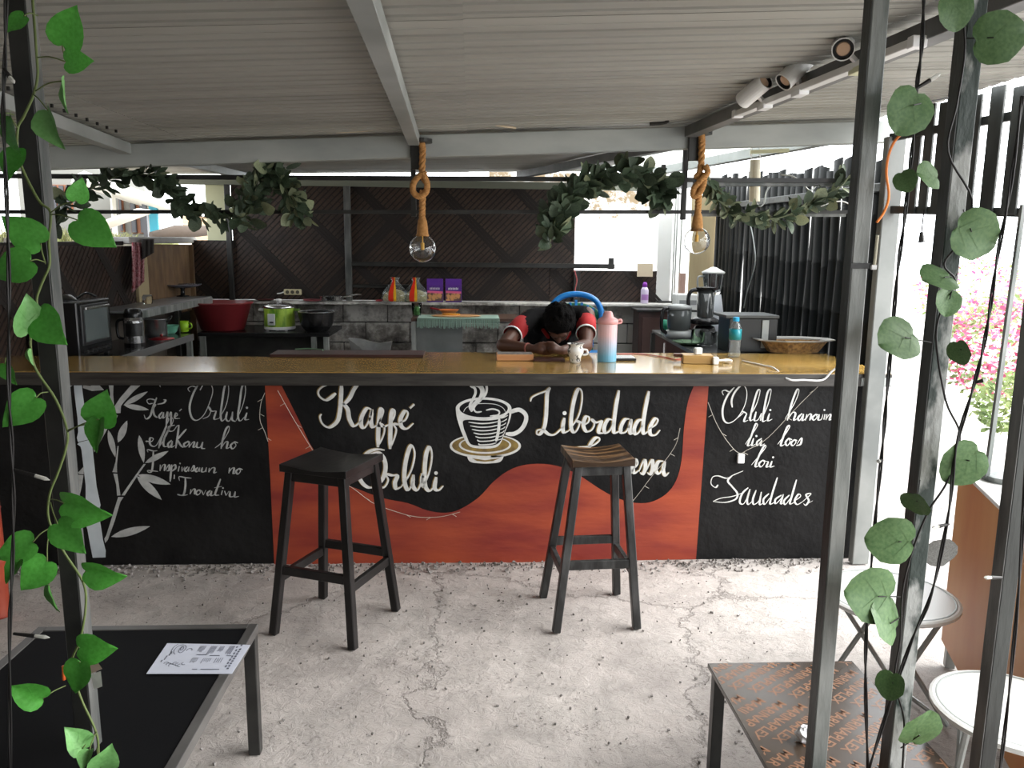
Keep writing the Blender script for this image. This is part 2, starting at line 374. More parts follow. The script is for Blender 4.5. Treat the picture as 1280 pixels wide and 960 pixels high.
# ---------------------------------------------------------------- rear wall: blocks, woven panels
wb_ = sempty('wall_back')
b = MB(); b.box(-2.56, 2.26, 7.335, 7.42, 0, 1.105); b.build('mortar', mat('mortar_dark', (.10, .095, .09), .95), wb_)
bx = None
for r in range(6):
    z0 = r*.185; z1 = z0+.178
    if r == 5: z1 = 1.10
    x = -2.55-(0.2 if r % 2 else 0)
    while x < 2.2:
        xa, xb = max(x, -2.55), min(x+.392, 2.25)
        if xb-xa > .03:
            b = MB(); d = R_.uniform(0, .006); b.box(xa, xb, 7.30+d, 7.34, z0+.003, z1); b.build('block', m_block, wb_, bevel=.004)
        x += .40
b = MB(); b.box(-2.5, 2.24, 7.26, 7.43, 1.101, 1.118); b.build('coping', m_concrete, wb_, bevel=.003)

def woven(name, parent, org, ux, wdt, hgt, cell=.50, strip=.026, gap=.013):
    """woven bamboo sheet: real raised strips, running one way in wide fields and crossed by darker bands"""
    org = Vector(org); ux = Vector(ux).normalized(); nz = Vector((ux.y, -ux.x, 0)); upv = Vector((0, 0, 1))
    def pt(u, v, d): return org+ux*u+upv*v+nz*d
    bk = MB(); bk.add([pt(0, 0, 0), pt(wdt, 0, 0), pt(wdt, hgt, 0), pt(0, hgt, 0), pt(0, 0, -.006), pt(wdt, 0, -.006), pt(wdt, hgt, -.006), pt(0, hgt, -.006)],
        [(0, 1, 2, 3), (7, 6, 5, 4), (0, 4, 5, 1), (1, 5, 6, 2), (2, 6, 7, 3), (3, 7, 4, 0)])
    bk.build('backing', m_weaveback, parent)
    s = MB(); dd = strip+gap
    def seg(s0, s1, t, way, d):     # diagonal segment in rotated coordinates (a along, t across)
        rt = math.sqrt(.5); corners = []
        for (a, tt) in ((s0, t), (s1, t), (s1, t+strip), (s0, t+strip)):
            u, v = ((a-tt)*rt, (a+tt)*rt) if way else ((a+tt)*rt, (tt-a)*rt)
            corners.append((u, v))
        # clip to the panel (Sutherland-Hodgman)
        poly = corners
        for ax, lim, sg in ((0, 0, 1), (0, wdt, -1), (1, 0, 1), (1, hgt, -1)):
            out = []
            for i in range(len(poly)):
                A, B = poly[i-1], poly[i]; ia = (A[ax]-lim)*sg >= 0; ib = (B[ax]-lim)*sg >= 0
                if ia != ib:
                    k = (lim-A[ax])/(B[ax]-A[ax]); out.append((A[0]+(B[0]-A[0])*k, A[1]+(B[1]-A[1])*k))
                if ib: out.append(B)
            poly = out
            if not poly: return
        n = len(poly); s.add([pt(u, v, d) for u, v in poly]+[pt(u, v, .0005) for u, v in poly], [tuple(range(n))]+[(i, i+n, (i+1) % n+n, (i+1) % n) for i in range(n)])
    Lm = (wdt+hgt); t = -Lm; k = 0
    while t < Lm:
        band = int(math.floor(t/cell)) % 2
        a = -Lm+(k % 2)*.065
        while a < Lm:
            c = (a+.5*cell) % cell
            if c > .085 or True: seg(a, a+.125, t, True, .0035 if (int(a/.13)+k) % 2 else .002)
            a += .13
        t += dd; k += 1
    o = s.build('woven_strips', m_weave, parent); o['kind'] = 'stuff'
    bands = MB(); 
    t = -Lm
    j = 0
    while t < Lm:
        for way in ((False,) if j % 2 == 0 else (True, False)):
            s2, s_ = s, bands; s = bands
            w0 = strip
            for q in range(3): 
                seg(-Lm, Lm, t+q*.028, way, .0052 if way else .0062)
            s = s2
        t += cell; j += 1
    o2 = bands.build('dark_band', m_weaveback, parent); o2['kind'] = 'stuff'
w1 = thing('woven_panel', 'large dark woven bamboo panel closing the back of the kitchen', 'wall panel', (-2.11, 7.30, 1.12)); woven('p', w1, (-2.11, 7.335, 1.12), (1, 0, 0), 3.05, 1.0)
w2 = thing('woven_panel', 'low woven bamboo panel behind the blue plastic chair', 'wall panel', (.70, 7.28, 1.12)); woven('p', w2, (.72, 7.325, 1.119), (1, 0, 0), 1.05, .285)
w3 = thing('woven_panel', 'narrow woven bamboo panel in the corner between the brown planks and the back wall', 'wall panel', (-2.45, 7.30, 1.12)); woven('p', w3, (-2.47, 7.33, 1.12), (1, 0, 0), .385, .52)
w4 = thing('woven_panel', 'dark woven bamboo panel along the side behind the oven', 'wall panel', (-2.5, 4.0, .9)); woven('p', w4, (-2.505, 3.7, .55), (0, 1, 0), 2.45, 1.035)
# metal framing on the back wall
fr = thing('panel_frame', 'black steel frame of posts and rails in front of the large woven panel', 'frame', (-1.08, 7.28, 1.12))
for x, a, c in ((-1.09, 1.12, 2.12), (-2.125, 1.12, 2.12), (.96, 1.12, 1.40)):
    q = MB(); q.box(x-.028 if x > -2 else x-.022, x+.028 if x > -2 else x+.022, 7.26, 7.30, a, c); q.build('post', m_postmid if x < -.5 and x > -2 else m_black, fr, bevel=.003)
q = MB(); q.box(-1.06, 1.30, 7.255, 7.295, 1.425, 1.465); q.build('rail', m_black, fr, bevel=.003)
q = MB(); q.box(-1.06, -.5, 7.262, 7.292, 1.235, 1.265); q.build('rail', m_black, fr, bevel=.003)
q = MB(); q.box(1.245, 1.29, 7.25, 7.30, 1.42, 1.52); q.build('bracket', m_black, fr, bevel=.003)

# ---------------------------------------------------------------- left side wall
wlft = sempty('wall_left')
b = MB(); b.box(-2.58, -2.51, 3.6, 7.42, 0, 1.06); b.build('dark_base', m_black, wlft)
b = MB(); b.box(-2.58, -2.52, 6.2, 7.42, 1.06, 1.585); b.build('dark_base', m_weaveback, wlft)
b = MB(); b.box(-2.60, -2.455, 7.30, 7.44, 0, 1.60); b.build('corner_post', m_plank, wlft, bevel=.003)
yy = 6.18
for i in range(5):
    wd = (.20, .30, .24, .28, .12)[i]
    b = MB(); b.box(-2.515+.002*(i % 2), -2.49, yy, yy+wd-.006, 1.02, 1.60); b.build('plank', m_plank if i > 0 else m_tan, wlft, bevel=.002); yy += wd
b = MB(); b.beam((-2.53, 6.0, 1.625), (-2.52, 7.42, 1.64), .14, .05); b.build('coping', m_concrete, wlft, bevel=.006)
b = MB(); b.beam((-2.53, 3.6, 1.575), (-2.53, 6.0, 1.605), .05, .03); b.build('coping', m_weaveback, wlft, bevel=.003)
wf = sempty('wall_left_front'); wf.name = 'wall_front'
b = MB(); b.box(-3.2, -2.46, 3.93, 4.0, 0, .95); b.build('render', m_counterpaint, wf)
b = MB(); b.box(-2.75, -2.68, -1.75, 3.95, 0, 2.0); b.build('render', m_counterpaint, wf)  # unseen side wall put in at full height to dim the left
b = MB(); b.box(-3.05, 2.6, -1.85, -1.75, 0, 2.35); struct(b.build('wall_behind_light_block', mat('dim_plaster', (.30, .29, .27), .9)))  # unseen wall added behind the camera to cut light from that side

# ---------------------------------------------------------------- right side wall of black canes
wr = sempty('wall_right')
yy = 4.30; base_cane = []
for v in range(4):
    b = MB(); n = 7; pts = []; rs = []
    for i in range(n+1):
        z = i/n*1.0; pts.append((.006*math.sin(i*1.3+v), .008*math.cos(i*1.7+v), z)); rs.append(.054)
        if 0 < i < n: pts.append((pts[-1][0], pts[-1][1], z+.004)); rs.append(.058); pts.append((pts[-1][0], pts[-1][1], z+.008)); rs.append(.054)
    b.tube(pts, rs, 12); b.v = [Vector((q.x*.4, q.y, q.z)) for q in b.v]; me = b.build('bamboo_cane', m_cane, smooth=True); base_cane.append(me.data); bpy.data.objects.remove(me)
i = 0
while yy < 7.3:
    o = bpy.data.objects.new('bamboo_cane', base_cane[i % 4]); C.objects.link(o); o.parent = wr
    top = 2.09+.045*(yy-4.3)+R_.uniform(-.03, .04)
    o.location = (2.235+R_.uniform(-.006, .006), yy, 0); o.scale = (1, 1, top); o.rotation_euler = (R_.uniform(-.008, .008), 0, R_.uniform(-.1, .1))
    yy += R_.choice((.108, .112, .118, .122)); i += 1
for z in (.5, 1.94):
    b = MB(); b.beam((2.195, 4.2, z), (2.195, 7.3, z+.04), .02, .045); b.build('rail', m_postdark, wr, bevel=.003)
b = MB(); b.box(1.98, 2.20, 7.24, 7.27, 1.0, 2.08); b.build('tan_board', m_tan, wr, bevel=.003)
# window bars between the white post and the canes
wn = sempty('window_1')
for x in (1.815, 1.855, 1.875, 1.915): 
    b = MB(); b.box(x-.006, x+.006, 7.33, 7.35, 1.12, 2.22); b.build('bar', m_galv, wn)
b = MB(); b.beam((1.80, 7.34, 2.16), (2.2, 7.34, 2.20), .04, .05); b.build('head_rail', m_rust, wn)
b = MB(); b.box(1.70, 1.95, 7.27, 7.33, 1.12, 1.135); b.build('sill', m_black, wn, bevel=.003)
pk = MB(); pk.box(1.895, 1.955, 7.255, 7.275, 1.0, 1.39)
tag(pk.build('wood_offcut', mat('raw_pink_wood', (.50, .33, .27), .7, col2=(.40, .25, .2), scale=9, stretch=(4, 4, .5)), bevel=.002), 'pinkish raw wood strip standing upright beside the window bars', 'plank')

# ---------------------------------------------------------------- grey posts that carry the beam on the right
for i, (x, y, wd, dp) in enumerate(((2.02, 3.86, .088, .05),)):
    b = MB(); b.box(x-wd/2, x+wd/2, y-dp/2, y+dp/2, 0, 2.14); struct(b.build('trim_11', mat('post_painted_grey', (.15, .16, .155), .5, col2=(.24, .25, .24), scale=4), bevel=.004))
b = MB(); b.box(1.925, 1.972, 3.93, 3.98, 0, 2.12); struct(b.build('trim_12', m_postdark, bevel=.003))

# ---------------------------------------------------------------- hanging rack of two thin black rails
rk = thing('hanging_rack', 'black two-rail rack hung under the beam above the counter', 'rack', (0, 4.1, 1.85))
q = MB(); q.beam((-2.5, 4.10, 1.915), (1.95, 4.10, 1.955), .022, .022); q.build('rail', m_black, rk)
q = MB(); q.beam((-2.5, 4.10, 1.745), (1.95, 4.10, 1.80), .018, .018); q.build('rail', m_black, rk)
for x in (-.285, 1.075): q = MB(); q.box(x-.012, x+.012, 4.088, 4.112, 1.75, Zc(x, 4.1)-.002); q.build('hanger', m_black, rk)
q = MB(); q.box(.955, .975, 4.09, 4.11, 1.78, 2.02); q.build('hanger', m_black, rk)
q = MB(); q.beam((1.13, 4.13, 1.935), (1.93, 4.13, 1.945), .03, .03); q.build('rail', m_postgrey, rk)
q = MB(); q.beam((1.13, 4.13, 1.782), (1.93, 4.13, 1.790), .025, .026); q.build('rail', m_postgrey, rk)
# ---------------------------------------------------------------- bar counter with its painted front
CY = 3.93
bar = thing('bar_counter', 'long bar counter with black painted front, orange wave mural and varnished plywood top', 'bar counter', (0, 4.25, 0))
b = MB(); b.box(-2.50, 2.02, CY, CY+.10, 0, .945); b.build('front_wall', m_counterpaint, bar)
b = MB(); b.box(-2.50, 2.12, CY-.056, CY-.051, .930, .993); b.build('edge_board', m_plyedge, bar, bevel=.003)
b = MB(); b.box(-2.50, -.27, CY-.05, 4.44, .975, .995); b.build('countertop_panel', m_ply, bar, bevel=.002)
b = MB(); b.box(-.266, 2.12, CY-.05, 4.66, .975, .995); b.build('countertop_panel', m_ply, bar, bevel=.002)
b = MB(); b.box(1.96, 2.16, CY-.062, CY-.056, .935, .975); b.build('metal_strip', m_galv, bar)
for x in (-2.3, -1.1, .1, 1.2, 1.9): b = MB(); b.box(x-.03, x+.03, 4.36, 4.42, 0, .97); b.build('leg', m_postdark, bar)
b = MB(); b.beam((-2.5, 4.40, .945), (2.1, 4.40, .945), .05, .05); b.build('back_rail', m_postdark, bar)
b = MB(); b.box(-2.45, 2.1, 4.02, 4.36, .955, .974); b.build('top_support', m_postdark, bar)

def pp(px, py, d=0): return P(px, py, Y=CY-d)
def flat(polys, d, name, mt):
    b = MB()
    for po in polys:
        n = len(po); me = [pp(x, y, d) for x, y in po]; b.add(me, [tuple(range(n))])
    o = b.build(name, mt, bar)
    bmm = bmesh.new(); bmm.from_mesh(o.data); bmesh.ops.triangulate(bmm, faces=bmm.faces[:]); bmm.to_mesh(o.data); bmm.free(); return o
def sp2(pts, k=6): return [(q.x, q.y) for q in spline([(x, y, 0) for x, y in pts], k)]
def ribbon(b, pts, wid, d, down=True, k=5, off=(0, 0)):
    """brush stroke: thick on the way down, thin on the way up"""
    s = sp2(pts, k) if len(pts) > 2 else pts
    n = len(s); L = []; Rr = []
    for i, (x, y) in enumerate(s):
        a = s[max(i-1, 0)]; c = s[min(i+1, n-1)]; dx, dy = c[0]-a[0], c[1]-a[1]; l = math.hypot(dx, dy) or 1
        dx /= l; dy /= l
        ww = wid*(.42+.58*max(0, dy)**.7) if down else wid
        e = min(1, .55+min(i, n-1-i)*.2); ww *= e/2
        L.append(pp(x-dy*ww+off[0], y+dx*ww+off[1], d)); Rr.append(pp(x+dy*ww+off[0], y-dx*ww+off[1], d))
    b.add(L+Rr, [(i, i+1, n+i+1, n+i) for i in range(n-1)])
def dot(b, x, y, r, d): b.add([pp(x+r*math.cos(a*math.pi/5), y+r*math.sin(a*math.pi/5), d) for a in range(10)], [tuple(range(10))])

wave = sp2([(350, 478), (375, 528), (392, 562), (425, 600), (452, 613), (480, 623), (510, 629), (534, 638), (556, 641), (574, 637), (598, 622), (618, 601), (640, 586), (665, 580), (695, 582), (722, 593), (748, 610), (768, 621), (790, 628), (812, 628), (832, 618), (845, 601), (852, 575), (855, 535), (860, 502), (869, 478)], 4)
poly = [(331, 478)]+wave+[(886, 478), (878, 590), (870, 699), (600, 704), (343, 709), (338, 600)]
flat([poly], .0015, 'mural_orange_wave', m_orange)
def strokes(name, mt, ox, oy, sc_, wid, lst, dots=(), gold=False, d=.003, boxes=None):
    if boxes:      # one object for each painted word
        left = list(lst); dl = list(dots)
        for (bx0, by0, bx1, by1) in boxes:
            inn = lambda x, y: bx0 <= x <= bx1 and by0 <= y <= by1
            cen = lambda s: (sum(q[0] for q in s)/len(s), sum(q[1] for q in s)/len(s))
            a = [s for s in left if inn(*cen(s))]; left = [s for s in left if not inn(*cen(s))]
            dd = [q for q in dl if inn(q[0], q[1])]; dl = [q for q in dl if not inn(q[0], q[1])]
            if a: strokes('painted_word', mt, ox, oy, sc_, wid, a, dd, gold, d)
        if left: strokes('painted_word', mt, ox, oy, sc_, wid, left, dl, gold, d)
        return
    b = MB(); g = MB()
    for s in lst:
        pts = [(ox+x/sc_, oy+y/sc_) for x, y in s]
        ribbon(b, pts, wid, d)
        if gold: ribbon(g, pts, wid*1.1, d-.0008, off=(-1.0, -.5))
    for x, y, r in dots: dot(b, ox+x/sc_, oy+y/sc_, r, d)
    b = b.build(name, mt, bar); b['kind'] = 'stuff'
    if gold: g = g.build('gold_outline', m_gold, b); g['kind'] = 'stuff'
# line 1-2 on the left of the cup
strokes('painted_lettering', m_letter, 390, 470, 6, 5.3, [
 [(180,130),(130,170),(95,180),(55,150),(50,110),(90,75),(150,60),(205,55)],
 [(222,52),(218,160),(210,260),(190,340),(130,385),(80,360),(60,310),(72,285)],
 [(350,55),(315,100),(280,170),(235,215)], [(232,205),(268,250),(280,320),(312,375),(350,355),(378,315)],
 [(450,252),(410,245),(372,310),(370,370),(395,388),(430,330),(452,250)], [(452,250),(442,330),(455,383),(490,368)],
 [(490,370),(522,310),(535,260),(517,245),(506,300),(498,400),(495,535)], [(495,530),(530,460),(545,400),(528,362),(500,372),(545,378),(582,362)],
 [(582,368),(615,310),(622,265),(605,255),(592,310),(588,420),(586,548)], [(586,545),(620,460),(632,400),(610,360),(655,365)],
 [(655,350),(700,330),(720,280),(697,263),(665,320),(670,375),(710,396),(762,355)], [(768,212),(735,242)],
 [(545,556),(490,550),(430,567),(375,615)], [(400,615),(450,582),(500,575),(540,620),(552,690),(530,770),(475,830)],
 [(400,610),(362,660),(350,740),(378,802),(425,836),(475,830)],
 [(475,830),(540,835),(572,780),(552,738),(600,745),(640,750),(622,800),(632,845),(670,832)],
 [(670,832),(730,740),(762,650),(770,570),(745,520),(715,590),(695,700),(696,800),(722,857),(755,800),(765,740)],
 [(762,740),(756,820),(790,857),(818,800),(830,730)], [(830,730),(825,800),(838,838)],
 [(832,838),(880,720),(900,600),(884,530),(856,590),(845,720),(850,825),(882,862),(918,830)], [(932,758),(920,838),(950,857),(986,824)]],
 [(930,728,2.3)], gold=True, boxes=[(0,0,800,445)])
strokes('painted_lettering', m_letter, 660, 470, 6.4, 4.7, [
 [(20,205),(32,172),(80,145),(140,122),(178,92)], [(178,92),(156,130),(150,220),(145,320),(132,405),(100,462),(72,465),(76,435),(120,432),(165,466),(210,470),(255,435),(290,400)],
 [(292,335),(280,400),(286,452),(325,440)],
 [(325,440),(400,330),(430,220),(432,130),(405,103),(375,170),(350,300),(345,410),(370,452),(400,420),(412,372),(385,360),(445,378)],
 [(440,395),(482,370),(490,332),(462,328),(443,390),(465,442),(505,435),(530,395),(525,352),(505,350)],
 [(505,345),(545,372),(595,355)], [(595,355),(572,410),(567,452),(605,458)],
 [(682,352),(640,350),(610,410),(620,456),(660,430),(692,350)], [(728,115),(702,260),(686,400),(692,455),(735,440)],
 [(812,343),(775,350),(745,405),(745,452),(782,448),(812,400),(828,345)], [(828,345),(815,420),(822,462),(855,445)],
 [(922,348),(880,360),(850,420),(860,466),(895,440),(927,360)], [(968,122),(940,260),(920,400),(927,462),(965,440)],
 [(965,425),(1020,392),(1040,352),(1015,343),(977,410),(980,466),(1020,472),(1058,432)],
 [(388,600),(375,580),(410,570),(470,566),(530,550),(572,515),(565,493),(535,500),(503,540),(485,582)],
 [(805,680),(815,730),(822,782)], [(822,782),(852,730),(866,682)],
 [(840,745),(878,705),(868,668),(842,720),(850,777),(892,752)], [(888,765),(930,670),(940,735),(918,785),(898,772)],
 [(945,760),(990,670),(998,735),(978,787),(955,772)], [(1082,680),(1040,690),(1022,750),(1048,782),(1080,735),(1096,682)], [(1096,682),(1082,750),(1098,797),(1128,772)]],
 [(293,297,2.6), (388,603,2.6), (632,776,2.2)], gold=True, boxes=[(0,0,1200,470),(360,480,600,610)])
strokes('painted_lettering', m_lettergrey, 170, 470, 6, 2.5, [
 [(125,205),(95,208),(82,182),(108,172),(150,182)], [(155,162),(125,240),(107,300),(75,322),(60,290)], [(205,178),(222,182),(205,203),(160,212)], [(150,212),(130,245),(137,292),(160,312)],
 [(197,270),(173,300),(185,318),(207,275)], [(207,272),(203,315),(220,305)], [(220,305),(236,270),(226,375)], [(226,372),(245,325),(228,305)], [(245,305),(262,272),(262,380)], [(262,380),(280,330),(262,305)],
 [(285,312),(312,292),(300,278),(291,315),(330,318)], [(342,247),(325,263)],
 [(405,120),(390,95),(420,76),(455,80),(492,44)], [(470,60),(430,130),(402,230),(418,310),(458,332),(510,290),(552,200),(576,110),(556,45)], [(512,48),(480,106)],
 [(500,322),(545,300),(562,252),(545,230),(565,262),(602,262)], [(602,262),(586,322),(625,318)],
 [(622,320),(672,230),(694,130),(690,62),(665,80),(648,180),(635,290),(647,338),(682,300)], [(684,268),(675,322),(702,336),(724,268)], [(724,268),(720,325),(745,342)],
 [(748,340),(800,220),(822,110),(812,60),(793,90),(778,200),(765,300),(782,337),(815,305)], [(832,275),(818,325),(848,325)],
 [(85,496),(74,488),(115,492),(130,470),(105,466),(108,515),(150,522),(200,430),(226,368)], [(232,372),(190,470),(170,542)], [(170,540),(225,450),(262,372)], [(262,372),(215,460),(207,522),(235,530)],
 [(268,482),(240,510),(250,536),(273,488)], [(273,488),(265,534),(292,520)], [(292,368),(248,380),(250,412),(280,410),(305,378),(322,368)], [(322,368),(312,450),(298,542)], [(378,398),(340,440),(308,480)], [(312,478),(335,520),(356,536)],
 [(390,490),(360,510),(370,532),(396,508),(385,490),(402,494)], [(404,494),(398,536)], [(402,530),(425,498),(438,498),(430,534),(452,528)], [(462,494),(454,530),(480,534),(500,494)], [(500,494),(492,538),(518,545)],
 [(592,540),(640,500),(692,420),(698,378),(674,400),(650,480),(638,546)], [(640,540),(668,498),(688,496),(680,542),(712,530)], [(738,494),(710,520),(724,547),(750,520),(736,494),(765,502)],
 [(90,572),(86,552),(130,562),(160,560)], [(130,562),(128,640),(118,712),(95,722),(90,708),(165,716)], [(183,665),(180,712)], [(180,708),(202,668),(218,670),(212,712)], [(222,706),(248,664),(248,704),(230,712)],
 [(268,664),(262,720),(256,792)], [(264,690),(290,664),(297,690),(270,714)], [(288,740),(286,772)], [(325,676),(316,716)], [(345,682),(345,716)], [(345,712),(366,680)], [(388,680),(365,702),(380,716),(398,682)], [(398,682),(394,716)],
 [(408,714),(432,670),(434,704),(415,716)], [(465,685),(445,705),(458,718),(478,685)], [(478,685),(474,718)], [(498,685),(492,716),(515,716),(528,685)], [(528,685),(524,720)], [(550,690),(546,722)], [(548,718),(570,690),(590,692),(586,726),(606,720)],
 [(702,688),(696,730)], [(696,726),(718,694),(736,692),(730,732),(752,722)], [(772,694),(750,715),(764,736),(784,712),(772,694),(800,702)],
 [(326,786),(324,755),(370,762),(416,766)], [(370,762),(370,830),(354,892),(310,885)], [(310,890),(350,896),(388,890)], [(412,850),(406,886)], [(408,882),(428,850),(442,852),(438,888)], [(468,854),(448,875),(464,892),(484,870),(468,854),(490,860)],
 [(492,860),(506,892)], [(506,892),(524,856)], [(558,858),(535,880),(544,897),(568,862)], [(568,862),(562,896),(590,890)], [(634,772),(605,850),(594,890),(624,894)], [(588,838),(645,828)], [(648,858),(640,892)], [(664,862),(676,896)], [(676,896),(698,862)],
 [(706,866),(704,902),(730,902),(744,866)], [(744,866),(740,906),(772,902)]],
 [(832,238,1.5), (330,656,1.0), (652,840,1.0)], boxes=[(55,150,345,365),(380,30,870,345),(585,400,770,560),(60,365,530,560),(680,640,820,745),(60,545,625,745),(250,745,275,790)])
strokes('painted_lettering', m_letter, 880, 470, 5.647, 2.4, [
 [(138,136),(128,110),(150,100),(180,110),(216,80)], [(212,82),(165,140),(132,230),(140,310),(180,332),(240,290),(290,200),(302,110),(272,64),(222,108),(195,170),(200,222)],
 [(232,300),(275,262),(272,250),(302,264)], [(302,264),(282,320),(312,312)], [(315,300),(370,200),(396,105),(375,112),(338,240),(326,312),(350,305)], [(368,252),(355,312),(382,308),(405,262)], [(405,262),(398,316)],
 [(405,310),(452,200),(474,98),(448,120),(422,250),(414,318),(440,312)], [(462,264),(450,316),(482,304)],
 [(572,302),(640,190),(670,108),(656,98),(620,190),(588,314)], [(590,308),(626,258),(646,266),(634,312),(660,300)], [(692,264),(664,295),(675,314),(702,268)], [(702,268),(694,314),(718,300)], [(727,270),(714,314)], [(716,310),(742,270),(757,276),(746,314)],
 [(788,270),(765,295),(778,312),(798,288),(786,270),(808,276)], [(814,270),(806,308),(828,306),(840,270)], [(854,270),(846,308)], [(868,270),(860,310)], [(862,306),(884,272),(895,276),(886,310),(906,302)],
 [(292,482),(340,410),(377,350),(364,340),(335,420),(308,492),(340,478)], [(350,440),(338,492),(368,478)], [(408,440),(375,465),(378,492),(408,450)], [(408,450),(400,492),(428,478)],
 [(520,482),(575,410),(606,355),(588,360),(556,440),(542,492),(572,482)], [(596,440),(575,470),(588,492),(608,462),(594,440),(622,450)], [(636,450),(614,475),(628,492),(650,465),(636,450),(658,456)], [(655,482),(688,436),(682,480),(650,492)],
 [(335,628),(400,550),(437,500),(424,494),(385,570),(362,638),(392,632)], [(414,594),(388,620),(402,642),(428,612),(412,595),(435,602)], [(432,602),(456,604)], [(456,604),(440,642),(465,636)], [(480,600),(468,642),(498,634)],
 [(100,768),(80,787),(50,760),(60,715),(100,705),(160,722),(205,700),(276,670)], [(200,702),(168,740),(200,782),(236,830),(222,870),(150,892),(65,886)], [(65,884),(120,862),(200,850),(276,824)],
 [(312,788),(270,830),(252,890),(280,902),(312,840),(325,798)], [(325,798),(305,870),(312,907),(345,880)], [(368,806),(345,870),(352,907),(388,880),(405,818)], [(405,818),(392,905),(420,895)], [(458,830),(420,870),(428,907),(465,860)], [(518,716),(482,830),(466,902),(495,893)],
 [(548,840),(505,870),(505,902),(540,870),(560,835)], [(560,835),(542,902),(570,888)], [(603,840),(565,880),(575,907),(612,860)], [(653,732),(622,840),(606,902),(635,893)], [(635,885),(682,850),(667,834),(640,880),(658,907),(695,888)],
 [(695,888),(756,832),(720,838),(740,880),(718,912),(702,900)], [(725,905),(768,880)]],
 [(468,240,1.3), (370,424,1.3), (850,240,1.2), (488,574,1.3)], boxes=[(110,50,500,340),(560,90,920,330),(280,330,440,500),(500,340,700,510),(330,510,505,650)])
# cup
cx0, cy0 = 550, 470
def ell(cx, cy, rx, ry, n=40, a0=0, a1=360): return [(cx0+(cx+rx*math.cos(math.radians(a0+(a1-a0)*i/n)))/8, cy0+(cy+ry*math.sin(math.radians(a0+(a1-a0)*i/n)))/8) for i in range(n if a1-a0 == 360 else n+1)]
def q8(pts, s=True):
    r = [(cx0+x/8, cy0+y/8) for x, y in pts]; return r
foot = sp2(q8([(268,795),(285,840),(315,863),(380,872),(450,876),(530,872),(590,863),(620,840),(642,795)]), 3)
flat([ell(453, 700, 357, 122), foot], .0022, 'painted_cup_white', m_letter)
flat([ell(453, 696, 333, 103), q8([(320,822),(370,850),(450,857),(530,850),(600,822),(450,842)])], .0028, 'painted_saucer_gold', m_gold)
flat([ell(450, 690, 262, 88)], .0033, 'painted_cup_white', m_letter)
flat([ell(450, 686, 242, 74)], .0038, 'painted_saucer_gold', m_gold)
body = sp2(q8([(158,330),(165,400),(190,490),(222,580),(262,665),(305,708),(370,722),(445,727),(520,722),(575,705),(615,655),(650,560),(690,470),(712,390),(716,330)]), 3)
rim = ell(436, 325, 279, 112, 30, 180, 360)
flat([body+rim[::-1][1:-1]], .0043, 'painted_cup_white', m_letter)
m_mblk = mat('mural_black', (.008, .008, .009), .5, spec=.18)
inner = sp2(q8([(228,470),(238,445),(300,437),(440,446),(560,436),(640,410),(690,366),(684,440),(655,530),(625,610),(596,662),(540,692),(445,700),(350,694),(298,672),(268,600),(240,530)]), 3)
flat([ell(437, 325, 242, 88), inner], .0048, 'painted_cup_black', m_mblk)
b = MB(); rb = lambda pts, wd, dn=False, dd=.0054: ribbon(b, q8(pts), wd, dd, down=dn)
for i, yv in enumerate((465, 502, 537, 572, 608, 643, 678)): rb([(285+i*17, yv-4), (400, yv+10), (500, yv+6), (582-i*3, yv-10)], 1.5)
for i, yv in enumerate((425, 462, 500, 538, 576, 612, 642)): rb([(612-i*6, yv), (650-i*5, yv-16), (680-i*9, yv-34)], 1.1)
rb([(592, 420), (590, 500), (575, 600), (560, 655)], 3.6)
rb([(235, 360), (260, 320), (330, 285), (440, 275), (560, 285), (630, 320), (655, 358)], .7)
rb([(338, 305), (345, 345), (370, 362), (418, 356)], 2.0); rb([(460, 342), (530, 330), (590, 352), (580, 390), (500, 400)], 2.0)
rb([(700, 365), (745, 345), (800, 340), (855, 385), (858, 450), (815, 530), (740, 578), (655, 578)], 5.2)
rb([(318, 358), (298, 300), (330, 230), (355, 170), (345, 120), (300, 100)], 3.2, False); rb([(312, 350), (340, 290), (400, 230), (425, 160), (405, 105), (350, 82), (300, 92)], 5.6)
rb([(400, 240), (450, 190), (468, 130), (455, 72), (420, 72)], 3.0)
b.build('painted_cup_detail', m_letter, bar)
